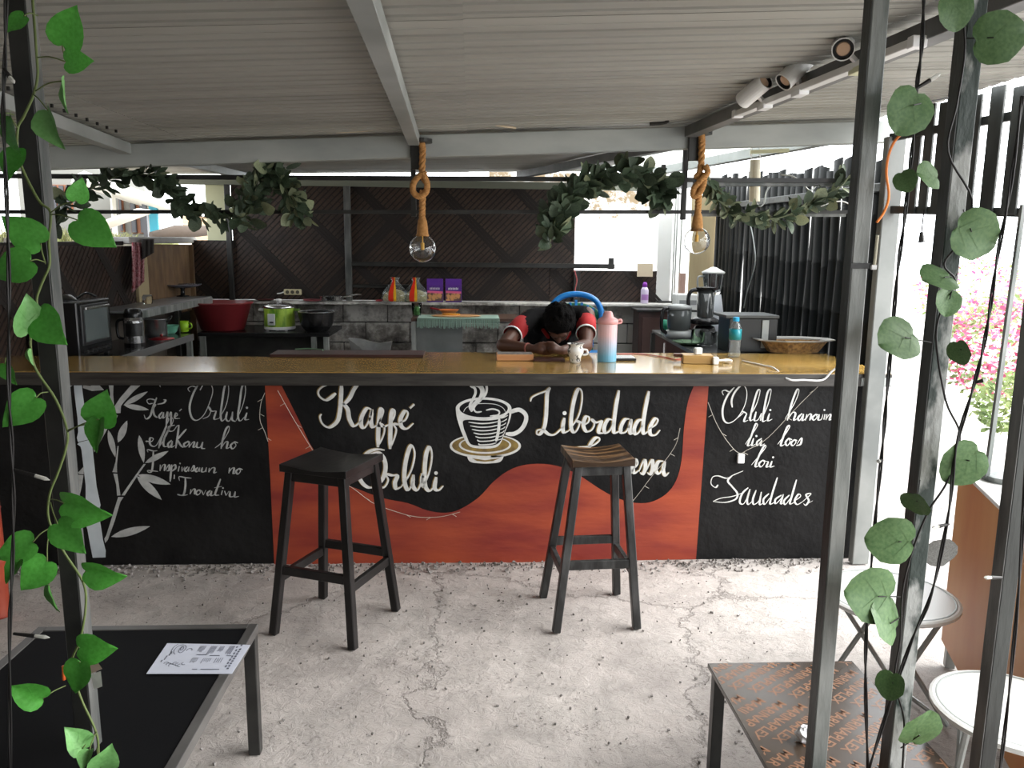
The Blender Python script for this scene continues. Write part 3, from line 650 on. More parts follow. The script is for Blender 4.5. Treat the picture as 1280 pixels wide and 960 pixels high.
# bamboo on the left panel
def lens(x0, y0, x1, y1, wd):
    dx, dy = x1-x0, y1-y0; out = []; n = 8
    for sg in (1, -1):
        for i in range(n+1):
            t = i/n if sg == 1 else 1-i/n; h = wd/2*math.sin(math.pi*t)**.8*(1.15-.3*t)*sg
            l = math.hypot(dx, dy); q = (x0+dx*t-dy/l*h, y0+dy*t+dx/l*h)
            if 0 < i < n or sg == 1: out.append(q)
    return out
def pD(pts): return [(80+x/8, 470+y/8) for x, y in pts]
def pG(pts): return [(80+x/7.385, 580+y/7.385) for x, y in pts]
polys = [pD([(95,58),(175,55),(188,180),(215,380),(240,560),(287,612),(280,628),(140,660),(128,620),(142,560),(135,420),(105,180)]),
 pD([(132,682),(150,665),(285,630),(280,680),(300,850)])+pG([(300,200),(338,380),(330,405),(200,372),(200,200)])+pD([(175,740),(165,705)]),
 pG([(200,380),(335,410),(328,500),(345,600),(360,700),(385,800),(383,862),(265,866),(240,740),(215,600),(190,530)]),
 pD([(445,80),(495,80),(492,180),(500,290),(450,300),(462,180)]), pD([(700,58),(808,55),(690,160),(600,260),(570,300),(565,370),(530,372),(450,330),(460,310),(500,310),(560,220)]),
 pD([(415,360),(440,348),(538,395),(520,440),(450,500),(340,700),(300,762),(290,720),(360,600),(430,440)]),
 pD([(240,45),(310,45),(400,140),(280,150),(190,120),(190,90),(270,100)]), pD([(445,50),(480,50),(475,60),(450,60)]), pD([(912,55),(955,55),(968,115)]),
 pG([(470,0),(488,0),(490,78),(445,74),(462,40)]), pG([(455,88),(492,90),(505,180),(522,290),(490,292),(482,190)]), pG([(500,305),(550,305),(520,350),(470,520),(405,700),(380,730),(372,690),(390,660),(440,500)]),
 pG([(735,0),(755,0),(690,90),(560,290),(530,290),(620,160)]), pD([(535,700),(547,700),(530,880),(525,960),(485,960),(515,860)]),
 pG([(130,80),(185,20),(182,95),(140,92)]), pG([(130,100),(180,102),(165,200),(135,335),(98,335),(125,200)]), pG([(98,505),(112,505),(110,560),(100,540)])]
polys += [lens(*pD([(0,118)])[0], *pD([(85,95)])[0], 3)]
for (a, c_, wd, fn) in (((595,292),(838,155),6.5,pD), ((600,292),(850,338),6.5,pD), ((540,665),(632,445),9,pD), ((442,540),(515,815),7.5,pD), ((752,592),(798,870),8,pD), ((810,870),(1045,750),7,pD),
   ((680,100),(985,188),9.5,pG), ((672,112),(903,332),10,pG), ((435,672),(795,575),9.5,pG)):
    (x0, y0), (x1, y1) = fn([a])[0], fn([c_])[0]; polys.append(lens(x0, y0, x1, y1, wd))
o = flat(polys[:3], .0022, 'painted_bamboo_stem', m_bamboopaint)
o = flat(polys[3:], .0022, 'painted_bamboo_leaves', m_lettergrey)
# fairy lights pinned to the counter front, little battery box
def front_cord(name, pts, label):
    b = MB(); s = spline([pp(x, y, .012) for x, y in pts], 5); b.tube(s, .0014, 5)
    o = thing(name, label, 'fairy lights', s[0]); b.build('wire', mat('clear_wire', (.45, .42, .36), .4), o)
    k = MB()
    for i in range(3, len(s)-1, 5):
        d = Vector((.022 if (i//5) % 2 else -.022, -.004, -.012)); k.tube([s[i], s[i]+d], .0013, 4)
    k = k.build('bulbs', mat('clear_wire', (.4, .4, .4)), o); k['kind'] = 'stuff'; return o
front_cord('fairy_light_string', [(331,491),(326,505),(325,525),(331,540),(335,552)], 'short loop of fairy light wire left of the orange wave')
front_cord('fairy_light_string', [(347,488),(362,515),(378,542),(394,568)], 'fairy light wire slanting down the left edge of the wave mural')
front_cord('fairy_light_string', [(425,600),(445,613),(465,628),(490,638),(520,646),(550,646),(575,640)], 'fairy light wire sagging in front of the orange wave between the stools')
front_cord('fairy_light_string', [(850,535),(845,555),(832,575),(815,595),(800,615),(788,630)], 'fairy light wire slanting past the end of the last white word on the mural')
s4 = front_cord('fairy_light_string', [(885,503),(895,528),(908,550),(923,566),(935,562),(960,547),(1000,505),(1028,478)], 'fairy light wire holding the small white battery box on the black end panel')
b = MB(); p0 = pp(926, 573, .012); b.cbox(p0, (.036, .018, .05)); b.build('battery_box', m_wplast, s4, bevel=.003)
# loose grit along the foot of the counter
gr = MB()
for i in range(900):
    x = R_.uniform(-2.4, 1.9); y = CY-.005-abs(R_.gauss(0, .07))-.01; r = R_.uniform(.002, .0075)
    M_ = Euler((R_.uniform(0, 3), R_.uniform(0, 3), 0)).to_matrix().to_4x4(); M_.translation = (x, y, r*.3)
    gr.cbox((0, 0, 0), (r*2, r*1.5, r*1.2), M_)
for i in range(500):
    x = R_.uniform(-1.6, 1.2); y = R_.uniform(1.6, 3.9); r = R_.uniform(.0015, .005)
    M_ = Euler((R_.uniform(0, 3), R_.uniform(0, 3), 0)).to_matrix().to_4x4(); M_.translation = (x, y, r*.3)
    gr.cbox((0, 0, 0), (r*2, r*1.5, r*1.2), M_)
o = gr.build('gravel', mat('grit', (.30, .28, .27), .9, col2=(.12, .11, .10), scale=4)); tag(o, 'loose grit and crumbs of concrete along the foot of the counter', 'gravel'); o['kind'] = 'stuff'

# ---------------------------------------------------------------- bar stools
def stool(cx, cy, h, rz, tw, bw, label, grain, sk=(0, 0)):
    t = thing('bar_stool', label, 'bar stool', (0, 0, 0), 'wooden stools in front of the bar')
    n = 10; b = MB(); vs = []
    S = tw/2+.012
    for j in range(n+1):
        for i in range(n+1):
            u, v = -1+2*i/n, -1+2*j/n; z = h-.004-.014*(1-u*u)*(1-.3*v*v)+.006*abs(u)
            vs.append((u*S, v*S*1.0, z))
    m0 = len(vs); vs += [(x, y, h-.030) for x, y, z in vs]; fs = []
    for j in range(n):
        for i in range(n):
            a = j*(n+1)+i; fs.append((a, a+1, a+n+2, a+n+1)); fs.append((m0+a, m0+a+n+1, m0+a+n+2, m0+a+1))
    for i in range(n):
        for a, c_ in ((i, i+1), (n*(n+1)+i+1, n*(n+1)+i), ((i+1)*(n+1), i*(n+1)), (i*(n+1)+n, (i+1)*(n+1)+n)): fs.append((c_, a, m0+a, m0+c_))
    b.add(vs, fs); b.build('seat', mat('stool_seat_grain', (.035, .018, .008), .3, col2=(.20, .11, .05), scale=7, contrast=(.48, .6), stretch=(.5, 5, 1)) if grain else m_stool, t, smooth=False, bevel=.002)
    M1 = m_stoolgrey if grain else m_stool
    corners = [(-1, -1), (1, -1), (1, 1), (-1, 1)]
    def leg(u, v, z): k = 1-z/(h-.03); hw = tw/2-.02; hb = bw/2; return Vector((u*(hw+(hb-hw)*k)+sk[0]*k, v*(hw+(hb-hw)*k)+sk[1]*k, z))
    for (u, v) in corners:
        b = MB(); b.beam(leg(u, v, .0), leg(u, v, h-.031), .034, .034, up=(0, 1, 0)); b.build('leg', M1, t, bevel=.003)
    for i in range(4):
        A, B = corners[i], corners[(i+1) % 4]
        z = h*.385 if i % 2 == 0 else h*.335
        b = MB(); b.beam(leg(*A, z), leg(*B, z), .022, .038); b.build('stretcher', M1, t, bevel=.002)
        b = MB(); b.beam(leg(*A, h-.052), leg(*B, h-.052), .02, .040); b.build('apron', M1, t, bevel=.002)
    t.location = (cx, cy, 0); t.rotation_euler.z = rz
    return t
stool(-.575, 3.27, .725, math.radians(-22), .285, .375, 'plain black wooden bar stool, the one nearer the painted bamboo', False)
stool(.545, 3.335, .735, math.radians(4), .245, .35, 'bar stool with a streaky brown grain seat and worn grey legs', True, sk=(-.02, 0))
# ---------------------------------------------------------------- near posts, cords
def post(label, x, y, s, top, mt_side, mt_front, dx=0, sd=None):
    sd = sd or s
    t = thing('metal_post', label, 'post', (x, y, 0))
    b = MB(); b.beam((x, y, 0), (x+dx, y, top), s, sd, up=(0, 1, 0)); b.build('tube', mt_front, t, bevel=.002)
    # light and shade on the face towards the opening's middle are painted in
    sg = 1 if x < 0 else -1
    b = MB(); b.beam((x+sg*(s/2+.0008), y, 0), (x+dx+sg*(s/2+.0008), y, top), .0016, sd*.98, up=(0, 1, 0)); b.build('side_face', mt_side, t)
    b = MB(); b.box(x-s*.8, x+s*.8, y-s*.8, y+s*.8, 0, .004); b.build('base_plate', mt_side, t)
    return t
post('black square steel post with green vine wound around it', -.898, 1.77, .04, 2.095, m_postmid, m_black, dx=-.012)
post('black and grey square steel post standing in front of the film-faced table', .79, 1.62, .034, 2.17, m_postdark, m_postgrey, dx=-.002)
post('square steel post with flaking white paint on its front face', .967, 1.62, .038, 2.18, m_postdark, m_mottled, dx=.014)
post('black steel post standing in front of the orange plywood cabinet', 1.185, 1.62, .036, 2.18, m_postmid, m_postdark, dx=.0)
b_ = thing('cable_clip', 'black strap with a white clip and cream sleeve on the black and grey post', 'clip', P(1085, 334, Y=1.59))
q = MB(); q.box(.768, .812, 1.600, 1.603, P(1085,336,Y=1.6).z, P(1085,329,Y=1.6).z); q.build('strap', m_black, b_)
q = MB(); a_ = P(1092,334,Y=1.598); q.cbox(a_, (.011, .006, .010)); q.build('clip', m_wplast, b_, bevel=.001)
q = MB(); q.tube([P(1093,331,Y=1.597), P(1097,294,Y=1.597)], .0032, 8); q.build('sleeve', mat('cream_sleeve', (.6, .58, .45), .5), b_)
def cordpts(lst, Y): return [P(x, y, Y=Y) for x, y in lst]
m_led = mat('led_clear', (.8, .8, .75), .2, trans=.5)
def cord(label, lst, Y, leds):
    pts = spline(cordpts(lst, Y), 6); t = thing('light_cord', label, 'string light', pts[-1])
    tw = MB(); 
    for ph in (0, math.pi):
        q = [p+Vector((.0022*math.cos(i*.55+ph), .0022*math.sin(i*.55+ph), 0)) for i, p in enumerate(pts)]
        tw.tube(q, .0021, 6)
    tw.build('cord', m_cord, t, smooth=True)
    for (x0, y0, x1, y1) in leds:
        a, c_ = P(x0, y0, Y=Y), P(x1, y1, Y=Y-.01); mid = a.lerp(c_, .6)
        b = MB(); b.tube([a, mid], [.003, .0045], 7); o = b.build('socket', m_cord, t)
        b = MB(); b.tube([mid, mid.lerp(c_, .7), c_], [.0038, .0042, .001], 7); b.build('led', m_led, o)
    return t
cord('black twisted light cord hanging vertically, left of the vine post', [(8,-10),(6,80),(4,140),(8,240),(11,350),(11,480),(15,560),(17,640),(15,720),(12,800),(13,965)], 1.62, [(4,85,18,104),(18,587,62,600),(17,792,62,797)])
cord('black twisted light cord hanging between the two posts nearest the counter end', [(1155,-10),(1152,60),(1146,110),(1143,160),(1137,215),(1130,280),(1122,340),(1115,420),(1108,500),(1103,560),(1095,640),(1088,720),(1083,790),(1082,860),(1085,965)], 1.58, [(1143,112,1176,92),(1103,575,1097,577)])
cord('black light cord slanting down past the flaked post', [(1278,120),(1262,240),(1247,320),(1237,390),(1228,440),(1215,490),(1195,560),(1186,640),(1165,740),(1140,800),(1112,880),(1085,965)], 1.56, [(1220,478,1235,474),(1186,655,1165,660)])
cord('black light cord hanging in front of the outermost steel post', [(1284,200),(1283,520),(1276,700),(1263,850),(1250,965)], 1.56, [(1252,722,1230,722)])
# loose plugs of the upper right
sm = MB(); sm.tube([P(1155,262,Y=3.62), P(1152,290,Y=3.62)], .003, 5); sm.tube([P(1152,290,Y=3.62), P(1152,303,Y=3.62)], [.008, .015], 7)
tag(sm.build('lamp_cap', m_cord), 'tiny black lamp cap dangling in the bright gap below the pickets', 'lamp')

# ---------------------------------------------------------------- leaves
def heart_mesh(n=7, fold=.18, rnd=0.0, name='leaf', mt=None, veins=True):
    """leaf along +X from its stalk (0) to the tip (1), normal +Z, folded along the midrib"""
    if rnd: out = [(0, 0), (-.07, .12), (-.05, .28), (.06, .41), (.20, .495), (.40, .52), (.60, .475), (.78, .37), (.92, .22), (.985, .09), (1.0, 0)]
    else: out = [(0, 0), (-.065, .09), (-.085, .21), (-.03, .33), (.10, .425), (.27, .45), (.45, .41), (.62, .31), (.78, .185), (.90, .085), (1, 0)]
    mid = [0, .015, .04, .09, .18, .30, .45, .61, .77, .89, 1.0]; vs = []; fs = []; k = len(out)
    for i in range(k):
        (x, y) = out[i]; mx = mid[i]; sc2 = 1+(.035*math.sin(i*2.4) if rnd else 0)
        for s in (-1, -.5, 0, .5, 1):
            a = abs(s); px = mx+(x-mx)*a**1.0; py = s*y*sc2; vs.append((px, py, abs(py)*fold - .13*(px-.4)**2 + (.012 if a == .5 else 0) + (.02*math.sin(i*1.7+s) if a == 1 else 0)))
    for i in range(k-1):
        for j in range(4): a = i*5+j; fs.append((a, a+1, a+6, a+5))
    if veins:
        for (a, c_) in (((0, 0), (.94, 0)), ((.05, 0), (.34, .33)), ((.05, 0), (.34, -.33)), ((.28, 0), (.62, .25)), ((.28, 0), (.62, -.25))):
            dx, dy = c_[0]-a[0], c_[1]-a[1]; l = math.hypot(dx, dy); nx, ny = -dy/l*.007, dx/l*.007
            n0 = len(vs)
            for (q, zz) in ((a, 1), (c_, .4)):
                hz = abs(q[1])*fold+.020-.13*(q[0]-.4)**2
                vs += [(q[0]+nx*zz, q[1]+ny*zz, hz), (q[0]-nx*zz, q[1]-ny*zz, hz)]
            fs.append((n0, n0+1, n0+3, n0+2))
    me = bpy.data.meshes.new(name); me.from_pydata(vs, [], fs); me.update(); me.materials.append(mt)
    me.polygons.foreach_set('use_smooth', [True]*len(me.polygons)); return me
HM = [heart_mesh(mt=m_leaf, fold=f) for f in (.12, .3, .5)]
HP = [heart_mesh(mt=m_leafpale, fold=f) for f in (.25, .6)]
RM = [heart_mesh(mt=m_leafr, fold=f, rnd=1) for f in (.06, .18)]
m_leafgrey = mat('leaf_grey', (.16, .16, .15), .6, col2=(.26, .26, .25), scale=20)
RG = heart_mesh(mt=m_leafgrey, fold=.1, rnd=1)
def put_leaf(mesh, parent, base, tip, roll=0, name='leaf', toward=Vector((0, -1, 0)), wide=1.0):
    base = Vector(base); tip = Vector(tip); x = (tip-base); L = x.length; x = x/L
    z = toward - x*toward.dot(x); z.normalize(); z = Matrix.Rotation(roll, 3, x) @ z; y = z.cross(x)
    o = bpy.data.objects.new(name, mesh); C.objects.link(o); o.parent = parent
    M_ = Matrix.Identity(4)
    for i in range(3): M_[i][0], M_[i][1], M_[i][2] = x[i]*L, y[i]*L*wide, z[i]*L
    M_.translation = base - wl(parent); o.matrix_local = M_; return o
vine = thing('artificial_vine', 'artificial green vine with heart-shaped leaves climbing the black post', 'vine', P(115, 958, Y=1.68))
VY = 1.70
stem = spline(cordpts([(40,-10),(46,72),(47,95),(42,118),(30,145),(22,162),(24,200),(48,250),(63,265),(61,300),(62,330),(54,350),(46,372),(47,388),(42,402),(38,428),(44,460),(70,500),(84,538),(82,562),(72,592),(62,618),(61,650),(80,690),(104,728),(107,760),(100,800),(90,828),(100,870),(119,912),(123,935),(122,962)], VY), 5)
b = MB(); b.tube(stem, .0026, 6); b.build('stem', m_stem, vine, smooth=True)
LV = [ # base, tip, mesh, roll, stalk start
 ((78,57),(95,6),HM[0],.1,None),((82,77),(117,76),HM[0],0,(46,72)),((80,101),(83,142),HP[0],1.0,(44,114)),((60,138),(79,187),HP[1],.5,(42,118)),
 ((12,146),(24,194),HM[1],.7,(22,160)),((20,187),(8,226),HM[0],.2,(24,200)),((51,304),(0,270),HM[0],0,(57,330)),((38,326),(-12,346),HM[0],.1,(57,328)),
 ((97,275),(145,309),HM[0],-.2,(63,268)),((95,251),(103,222),HM[0],.5,(63,266)),((36,416),(34,367),HP[1],.8,(40,410)),((46,394),(82,431),HM[0],0,(44,388)),
 ((39,437),(42,459),HP[1],.9,(38,425)),((6,455),(20,482),HM[1],.3,None),((122,529),(133,488),HM[0],.1,(84,538)),((124,524),(119,566),HM[1],.5,(84,540)),
 ((80,629),(139,646),HM[1],.3,(63,624)),((72,655),(106,693),HM[0],0,(63,628)),((45,497),(2,534),HM[0],.1,(60,490)),((41,678),(-8,698),HM[0],.4,(62,660)),
 ((59,702),(25,739),HM[0],0,(62,664)),((61,733),(73,766),HM[1],.8,None),((107,714),(158,722),HM[1],.3,(104,728)),((99,810),(146,812),HM[0],0,(98,805)),
 ((100,828),(93,868),HM[0],.2,(90,828)),((54,873),(10,858),HM[1],.2,(82,857)),((126,960),(140,931),HP[0],.4,(121,935)),((112,938),(103,965),HP[1],.3,(121,915)),
 ((103,936),(81,909),HP[1],.9,(121,915)),((30,20),(6,40),HM[0],.3,None),((2,145),(-14,160),HM[0],.2,None),((24,700),(6,730),HM[1],.6,None)]
for (bs, tp, me, rl, st) in LV:
    yy = VY-.015-R_.uniform(0, .05)
    B, T = P(*bs, Y=yy), P(*tp, Y=yy-.012+R_.uniform(-.02, .02)); lf = put_leaf(me, vine, B, T, rl, wide=.95)
    sb_ = MB()
    S = P(*st, Y=VY) if st else B+(B-T)*.3+Vector((0, .03, 0))
    sb_.tube(spline([S, S.lerp(B, .5)+Vector((0, -.004, .004)), B], 4), .0014, 5)
    sb_.build('stalk', m_stem, vine, smooth=True)
# small white/red tag and clip on the post
t_ = thing('post_tag', 'small folded pink and white tag tied to the vine post above the black table', 'tag', P(120, 845, Y=1.74))
b = MB(); b.add([P(109,829,Y=1.74),P(121,826,Y=1.73),P(128,836,Y=1.72),P(112,843,Y=1.73)], [(0,1,2,3)]); b.build('fold', mat('pinkish_card', (.62, .45, .42), .6), t_)
b = MB(); b.add([P(113,843,Y=1.73),P(126,839,Y=1.72),P(128,858,Y=1.72),P(117,862,Y=1.73)], [(0,1,2,3)]); b.build('label_face', m_wplast, t_)
sm = MB(); sm.tube([P(79,832,Y=1.70), P(80,850,Y=1.70)], .004, 7); tag(sm.build('clothes_peg', mat('orange_plastic', (.55, .10, .02), .4), bevel=.001), 'small orange peg clipped on the vine post', 'peg')

vr = thing('artificial_vine', 'artificial vine with large rounded leaves winding around the flaked steel post', 'vine', P(1110, 958, Y=1.6))
sv = spline(cordpts([(1200,-8),(1206,60),(1196,130),(1185,190),(1215,250),(1200,300),(1180,330),(1194,350),(1182,375),(1170,420),(1182,500),(1200,545),(1185,600),(1160,640),(1140,690),(1128,740),(1125,800),(1118,850),(1130,900),(1128,962)], 1.57), 5)
b = MB(); b.tube(sv, .0022, 6); b.build('stem', m_cord, vr, smooth=True)
RV = [((1140,132),(1120,170),58,0,(1185,122)),((1191,-6),(1197,46),46,0,None),((1240,48),(1292,40),66,0,(1206,48)),((1212,290),(1236,300),54,.1,(1204,262)),
 ((1188,346),(1160,348),34,.9,(1196,345)),((1186,364),(1182,396),32,0,(1196,342)),((1142,418),(1112,426),44,.5,(1164,428)),((1196,428),(1215,486),30,1.15,(1200,440)),
 ((1210,575),(1190,592),58,0,(1190,572)),((1140,618),(1163,664),30,1.1,(1150,600)),((1122,676),(1074,672),58,0,(1135,677)),((1096,744),(1080,742),56,.2,(1128,746)),
 ((1120,786),(1108,774),40,.7,(1128,770)),((1116,842),(1106,890),34,.9,(1120,850)),((1140,928),(1170,885),46,.2,(1126,935)),((1127,216),(1134,230),26,.5,None),((1172,222),(1158,218),26,.5,None)]
for k, (a, c_, L, rl, st) in enumerate(RV):
    A, T = Vector((a[0], a[1], 0)), Vector((c_[0], c_[1], 0)); d = (T-A).normalized(); T = A+d*L
    if L > 50 and rl < .3: A = A-d*L*.30; T = A+d*L
    B, T3 = P(A.x, A.y, Y=1.56), P(T.x, T.y, Y=1.55+R_.uniform(-.02, .02)); put_leaf(RM[k % 2], vr, B, T3, rl, wide=1.05)
    if st: sb_ = MB(); sb_.tube([P(*st, Y=1.585), B.lerp(T3, .3)+Vector((0, -.006, 0))], .0013, 5); sb_.build('stalk', m_cord, vr)
put_leaf(RG, vr, P(1160,690,Y=1.66), P(1198,690,Y=1.66), .2); 

# eucalyptus garlands on the rack
def eleaf(rr, mt):
    vs = []; fs = []; n = 5
    for i in range(n+1):
        t = i/n; w_ = (.42 if rr else .17)*math.sin(math.pi*min(.985, t*.96+.03))**.6
        for s in (-1, 0, 1): vs.append((t, s*w_, abs(s)*w_*.3-.15*(t-.4)**2))
    for i in range(n):
        for j in range(2): a = i*3+j; fs.append((a, a+1, a+4, a+3))
    me = bpy.data.meshes.new('leaf'); me.from_pydata(vs, [], fs); me.materials.append(mt); me.polygons.foreach_set('use_smooth', [True]*len(fs)); return me
EL = [eleaf(1, m_leafe), eleaf(0, m_leafe), eleaf(1, m_leafe2), eleaf(0, m_leafe2)]
def garland(label, path, n, Y=4.06, spread=.05, size=(.05, .085), pale=.1, roundp=.4, Y2=None):
    pts = []
    for i, (x, y) in enumerate(path):
        t = i/(len(path)-1); pts.append(P(x, y, Y=Y+((Y2 or Y)-Y)*t))
    s = spline(pts, 8); g_ = thing('leaf_garland', label, 'garland', s[len(s)//2])
    b = MB(); b.tube(s, .0028, 5); b.tube([p+Vector((.004*math.sin(i), .006, .008*math.cos(i*.8))) for i, p in enumerate(s)], .002, 5); b.build('stem', m_leafe2, g_)
    for i in range(n):
        f = (i+.5)/n*(len(s)-1); k = min(int(f), len(s)-2); p = s[k].lerp(s[k+1], f-k); tn = (s[k+1]-s[k]).normalized()
        side = Vector((R_.uniform(-1, 1), R_.uniform(-.9, .5), R_.uniform(-1, 1))); dirv = (tn*R_.uniform(.2, 1.1)+side).normalized()
        bs = p+side*spread*R_.uniform(0, .6); L = R_.uniform(*size); r = R_.random() < roundp
        me = EL[(0 if r else 1)+(2 if R_.random() < pale else 0)]
        put_leaf(me, g_, bs, bs+dirv*L, R_.uniform(-1, 1), wide=R_.uniform(.8, 1.1))
    return g_
garland('dark leaf garland draped from the rack down to the lower rail, nearest the vine post', [(66,290),(75,262),(95,250),(120,232),(150,220),(185,218),(205,226),(222,250),(240,268),(280,272),(310,268),(325,250)], 230, pale=.02, size=(.05, .085), spread=.055)
garland('leaf garland bunched over the rack with a pale-leaved tail hanging below', [(300,262),(318,240),(322,222),(338,214),(352,225),(360,240),(370,256),(374,274)], 190, pale=.35, size=(.05, .085), spread=.08)
garland('leaf garland arching over the rack in front of the lichen-stained white wall', [(688,302),(692,280),(700,262),(712,245),(730,232),(752,222),(785,216),(810,224),(824,236),(826,250)], 290, pale=.12, size=(.055, .095), spread=.085)
garland('leaf garland sagging from the right pendant rope along the black cane wall', [(886,222),(893,240),(905,256),(925,266),(950,272),(975,272),(1000,262),(1025,250),(1045,238),(1062,222)], 190, pale=.45, size=(.045, .08), spread=.045)

# ---------------------------------------------------------------- pendants
def pendant(px, label, ytop, yk, ycap, ybulb, knot):
    Y = 3.955; A = P(px, ytop, Y=Y); x = A.x; zk = P(px, yk, Y=Y).z; zc = P(px, ycap, Y=Y).z; zb = P(px, ybulb, Y=Y).z; zt = Zc(x, Y)-.012
    t = thing('pendant_lamp', label, 'pendant lamp', (x, Y, zt), 'rope pendant lamps over the bar')
    b = MB(); b.lathe([(.0, 0), (.052, 0), (.052, .018), (.0, .018)], (x-.002, Y, zt-.03), 20); b.build('ceiling_cup', m_black, t)
    b = MB(); b.box(x-.055, x+.0, Y+.022, Y+.04, zt-.15, zt-.02); b.build('bracket', m_black, t, bevel=.003)
    def twist(path, r0):
        s = spline(path, 14)
        for ph in range(3):
            q = []
            for i, p in enumerate(s):
                tn = (s[min(i+1, len(s)-1)]-s[max(i-1, 0)]).normalized(); a = tn.cross(Vector((0, 1, .01))).normalized(); c_ = tn.cross(a)
                an = i*.62+ph*2.094; q.append(p+(a*math.cos(an)+c_*math.sin(an))*r0*.55)
            rp.tube(q, r0*.62, 7)
    rp = MB(); r = .0145
    dx = knot*.02
    twist([(x, Y, zt-.03), (x+.004, Y, (zt+zk)/2+.05), (x+.002, Y, zk+.06), (x+dx, Y-.01, zk+.02)], r)
    rp.build('rope', m_rope, t, smooth=True)
    rp = MB()
    R0 = .034
    loop = [(x+.02, Y-.02, zk+.055), (x-.012, Y-.03, zk+.045), (x-.040, Y-.022, zk+.01), (x-.040, Y-.018, zk-.028), (x-.015, Y-.018, zk-.048), (x+.018, Y-.02, zk-.03), (x+.026, Y-.026, zk+.01), (x+.008, Y-.03, zk+.05)]
    if knot < 0: loop = [(x+.02, Y-.02, zk+.075), (x+.03, Y-.03, zk+.045), (x-.0, Y-.034, zk+.01), (x-.03, Y-.02, zk-.03), (x-.028, Y-.01, zk-.065), (x-.006, Y-.024, zk-.055), (x+.012, Y-.03, zk-.01), (x+.018, Y-.02, zk+.04)]
    twist(loop, .0135); rp.build('knot', m_rope, t, smooth=True)
    rp = MB(); twist([(x+dx*.2, Y-.01, zk-.02), (x, Y, (zk+zc)/2), (x-.001, Y, zc+.045)], r); rp.build('rope', m_rope, t, smooth=True)
    b = MB(); b.lathe([(.016, .075), (.022, .06), (.026, .03), (.028, .0), (.033, -.008), (.030, -.012), (.0, -.012)], (x, Y, zc-.012), 18); b.build('socket_cap', m_rope, t, smooth=True)
    b = MB(); Rb = .064; pr = [(.017, Rb+.022), (.020, Rb+.004)]
    for i in range(1, 15):
        th = .28+(math.pi-.28)*i/14; pr.append((Rb*math.sin(th), Rb*math.cos(th)))
    b.lathe(pr, (x, Y, zb), 28); o = b.build('bulb', m_bulb, t, smooth=True, solid=.0012)
    b = MB(); b.lathe([(.003, .075), (.004, .03), (.009, .028), (.009, -.004), (.0, -.006)], (x, Y, zb), 10); b.build('filament', m_filament, o)
pendant(527, 'rope pendant lamp with an open looped knot, hanging before the woven panel', 165, 233, 289, 311, 1)
pendant(878, 'rope pendant lamp with a tight knot, hanging beside the black cane wall', 150, 228, 283, 301, -1)
# ---------------------------------------------------------------- track spots
trk = thing('spotlight_track', 'white track rail screwed to the dark rafter, carrying three spotlights', 'light track', (1.16, 3.0, Zc(1.16, 3)))
def tr(y): return Vector((1.46-(y+1)*.40/4.97-.045, y, Zc(1.2, y)-.055))
b = MB(); b.beam(tr(2.15), tr(3.3), .034, .022); b.build('rail', m_white, trk, bevel=.002)
for y in (2.15, 3.3): b = MB(); b.cbox(tr(y), (.04, .03, .03)); b.build('end_cap', m_wplast, trk, bevel=.002)
m_lens = mat('spot_lens', (.62, .42, .28), .35)
for (a, c_, lab) in (((928, 126), (957, 101), 'white cylindrical spotlight pointing away, lowest on the track'), ((1010, 72), (981, 101), 'white cylindrical spotlight in the middle of the track, tilted down'), ((1056, 48), (1051, 64), 'white cylindrical spotlight showing its round peach lens, topmost on the track')):
    yy = 3.05 if a[0] == 928 else (2.78 if a[0] == 1010 else 2.42)
    A, B = P(*a, Y=yy), P(*c_, Y=yy-(.10 if a[0] == 928 else .02))
    if a[0] == 1056: A, B = P(1054, 55, Y=yy+.05), P(1054, 64, Y=yy-.06)
    t = thing('spotlight', lab, 'spotlight', (tr(yy)), 'track spotlights')
    d = (B-A).normalized(); q = d.to_track_quat('Z', 'Y').to_matrix().to_4x4(); L = .10 if a[0] == 1056 else .125
    b = MB(); b.lathe([(.0, 0), (.031, 0), (.032, .004), (.032, L), (.029, L), (.027, L-.02), (.0, L-.02)], A, 22, M=q); b.build('housing', m_white, t, smooth=False)
    b = MB(); b.lathe([(.0, L-.019), (.0268, L-.019), (.0285, L-.002), (.026, L-.012), (.0, L-.012)], A, 22, M=q); b.build('baffle', m_black, t)
    b = MB(); b.lathe([(.0, L-.0118), (.020, L-.0118), (.018, L-.008), (.0, L-.007)], A, 20, M=q); b.build('lens', m_lens, t)
    b = MB(); b.beam(tr(yy), A+d*.06, .014, .012); b.build('arm', m_wplast, t)
    b = MB(); b.cbox(tr(yy)+Vector((0, 0, -.014)), (.035, .07, .018)); b.build('adapter', m_cream if yy == 2.42 else m_wplast, t, bevel=.002)
# cables on the beam and rafter
m_cable = mat('cream_cable', (.60, .50, .36), .5)
def wire(name, label, pts, r, mt, cat='cable'):
    b = MB(); b.tube(spline(pts, 6), r, 6); return tag(b.build(name, mt, smooth=True), label, cat)
def on_ceil(px, py, d=.02):
    Y = 3.7; 
    for _ in range(6):
        p = P(px, py, Y=Y); Y = Y*(Zc(p.x, Y)-d-EYE)/(p.z-EYE) if abs(p.z-EYE) > .01 else Y
        Y = min(max(Y, 1.5), 3.93)
    return P(px, py, Y=Y)
wire('ceiling_cable', 'cream cable running right from the left pendant mount along the beam top', [P(548,152,Y=3.93), P(570,150,Y=3.9), P(600,151,Y=3.9), P(625,157,Y=3.9), P(645,160,Y=3.92)], .0055, m_cable)
wire('cable_splice', 'black taped cable splice beside the left pendant mount', [P(526,160,Y=3.93), P(532,153,Y=3.9), P(545,152,Y=3.9), P(556,150,Y=3.9)], .0085, m_black)
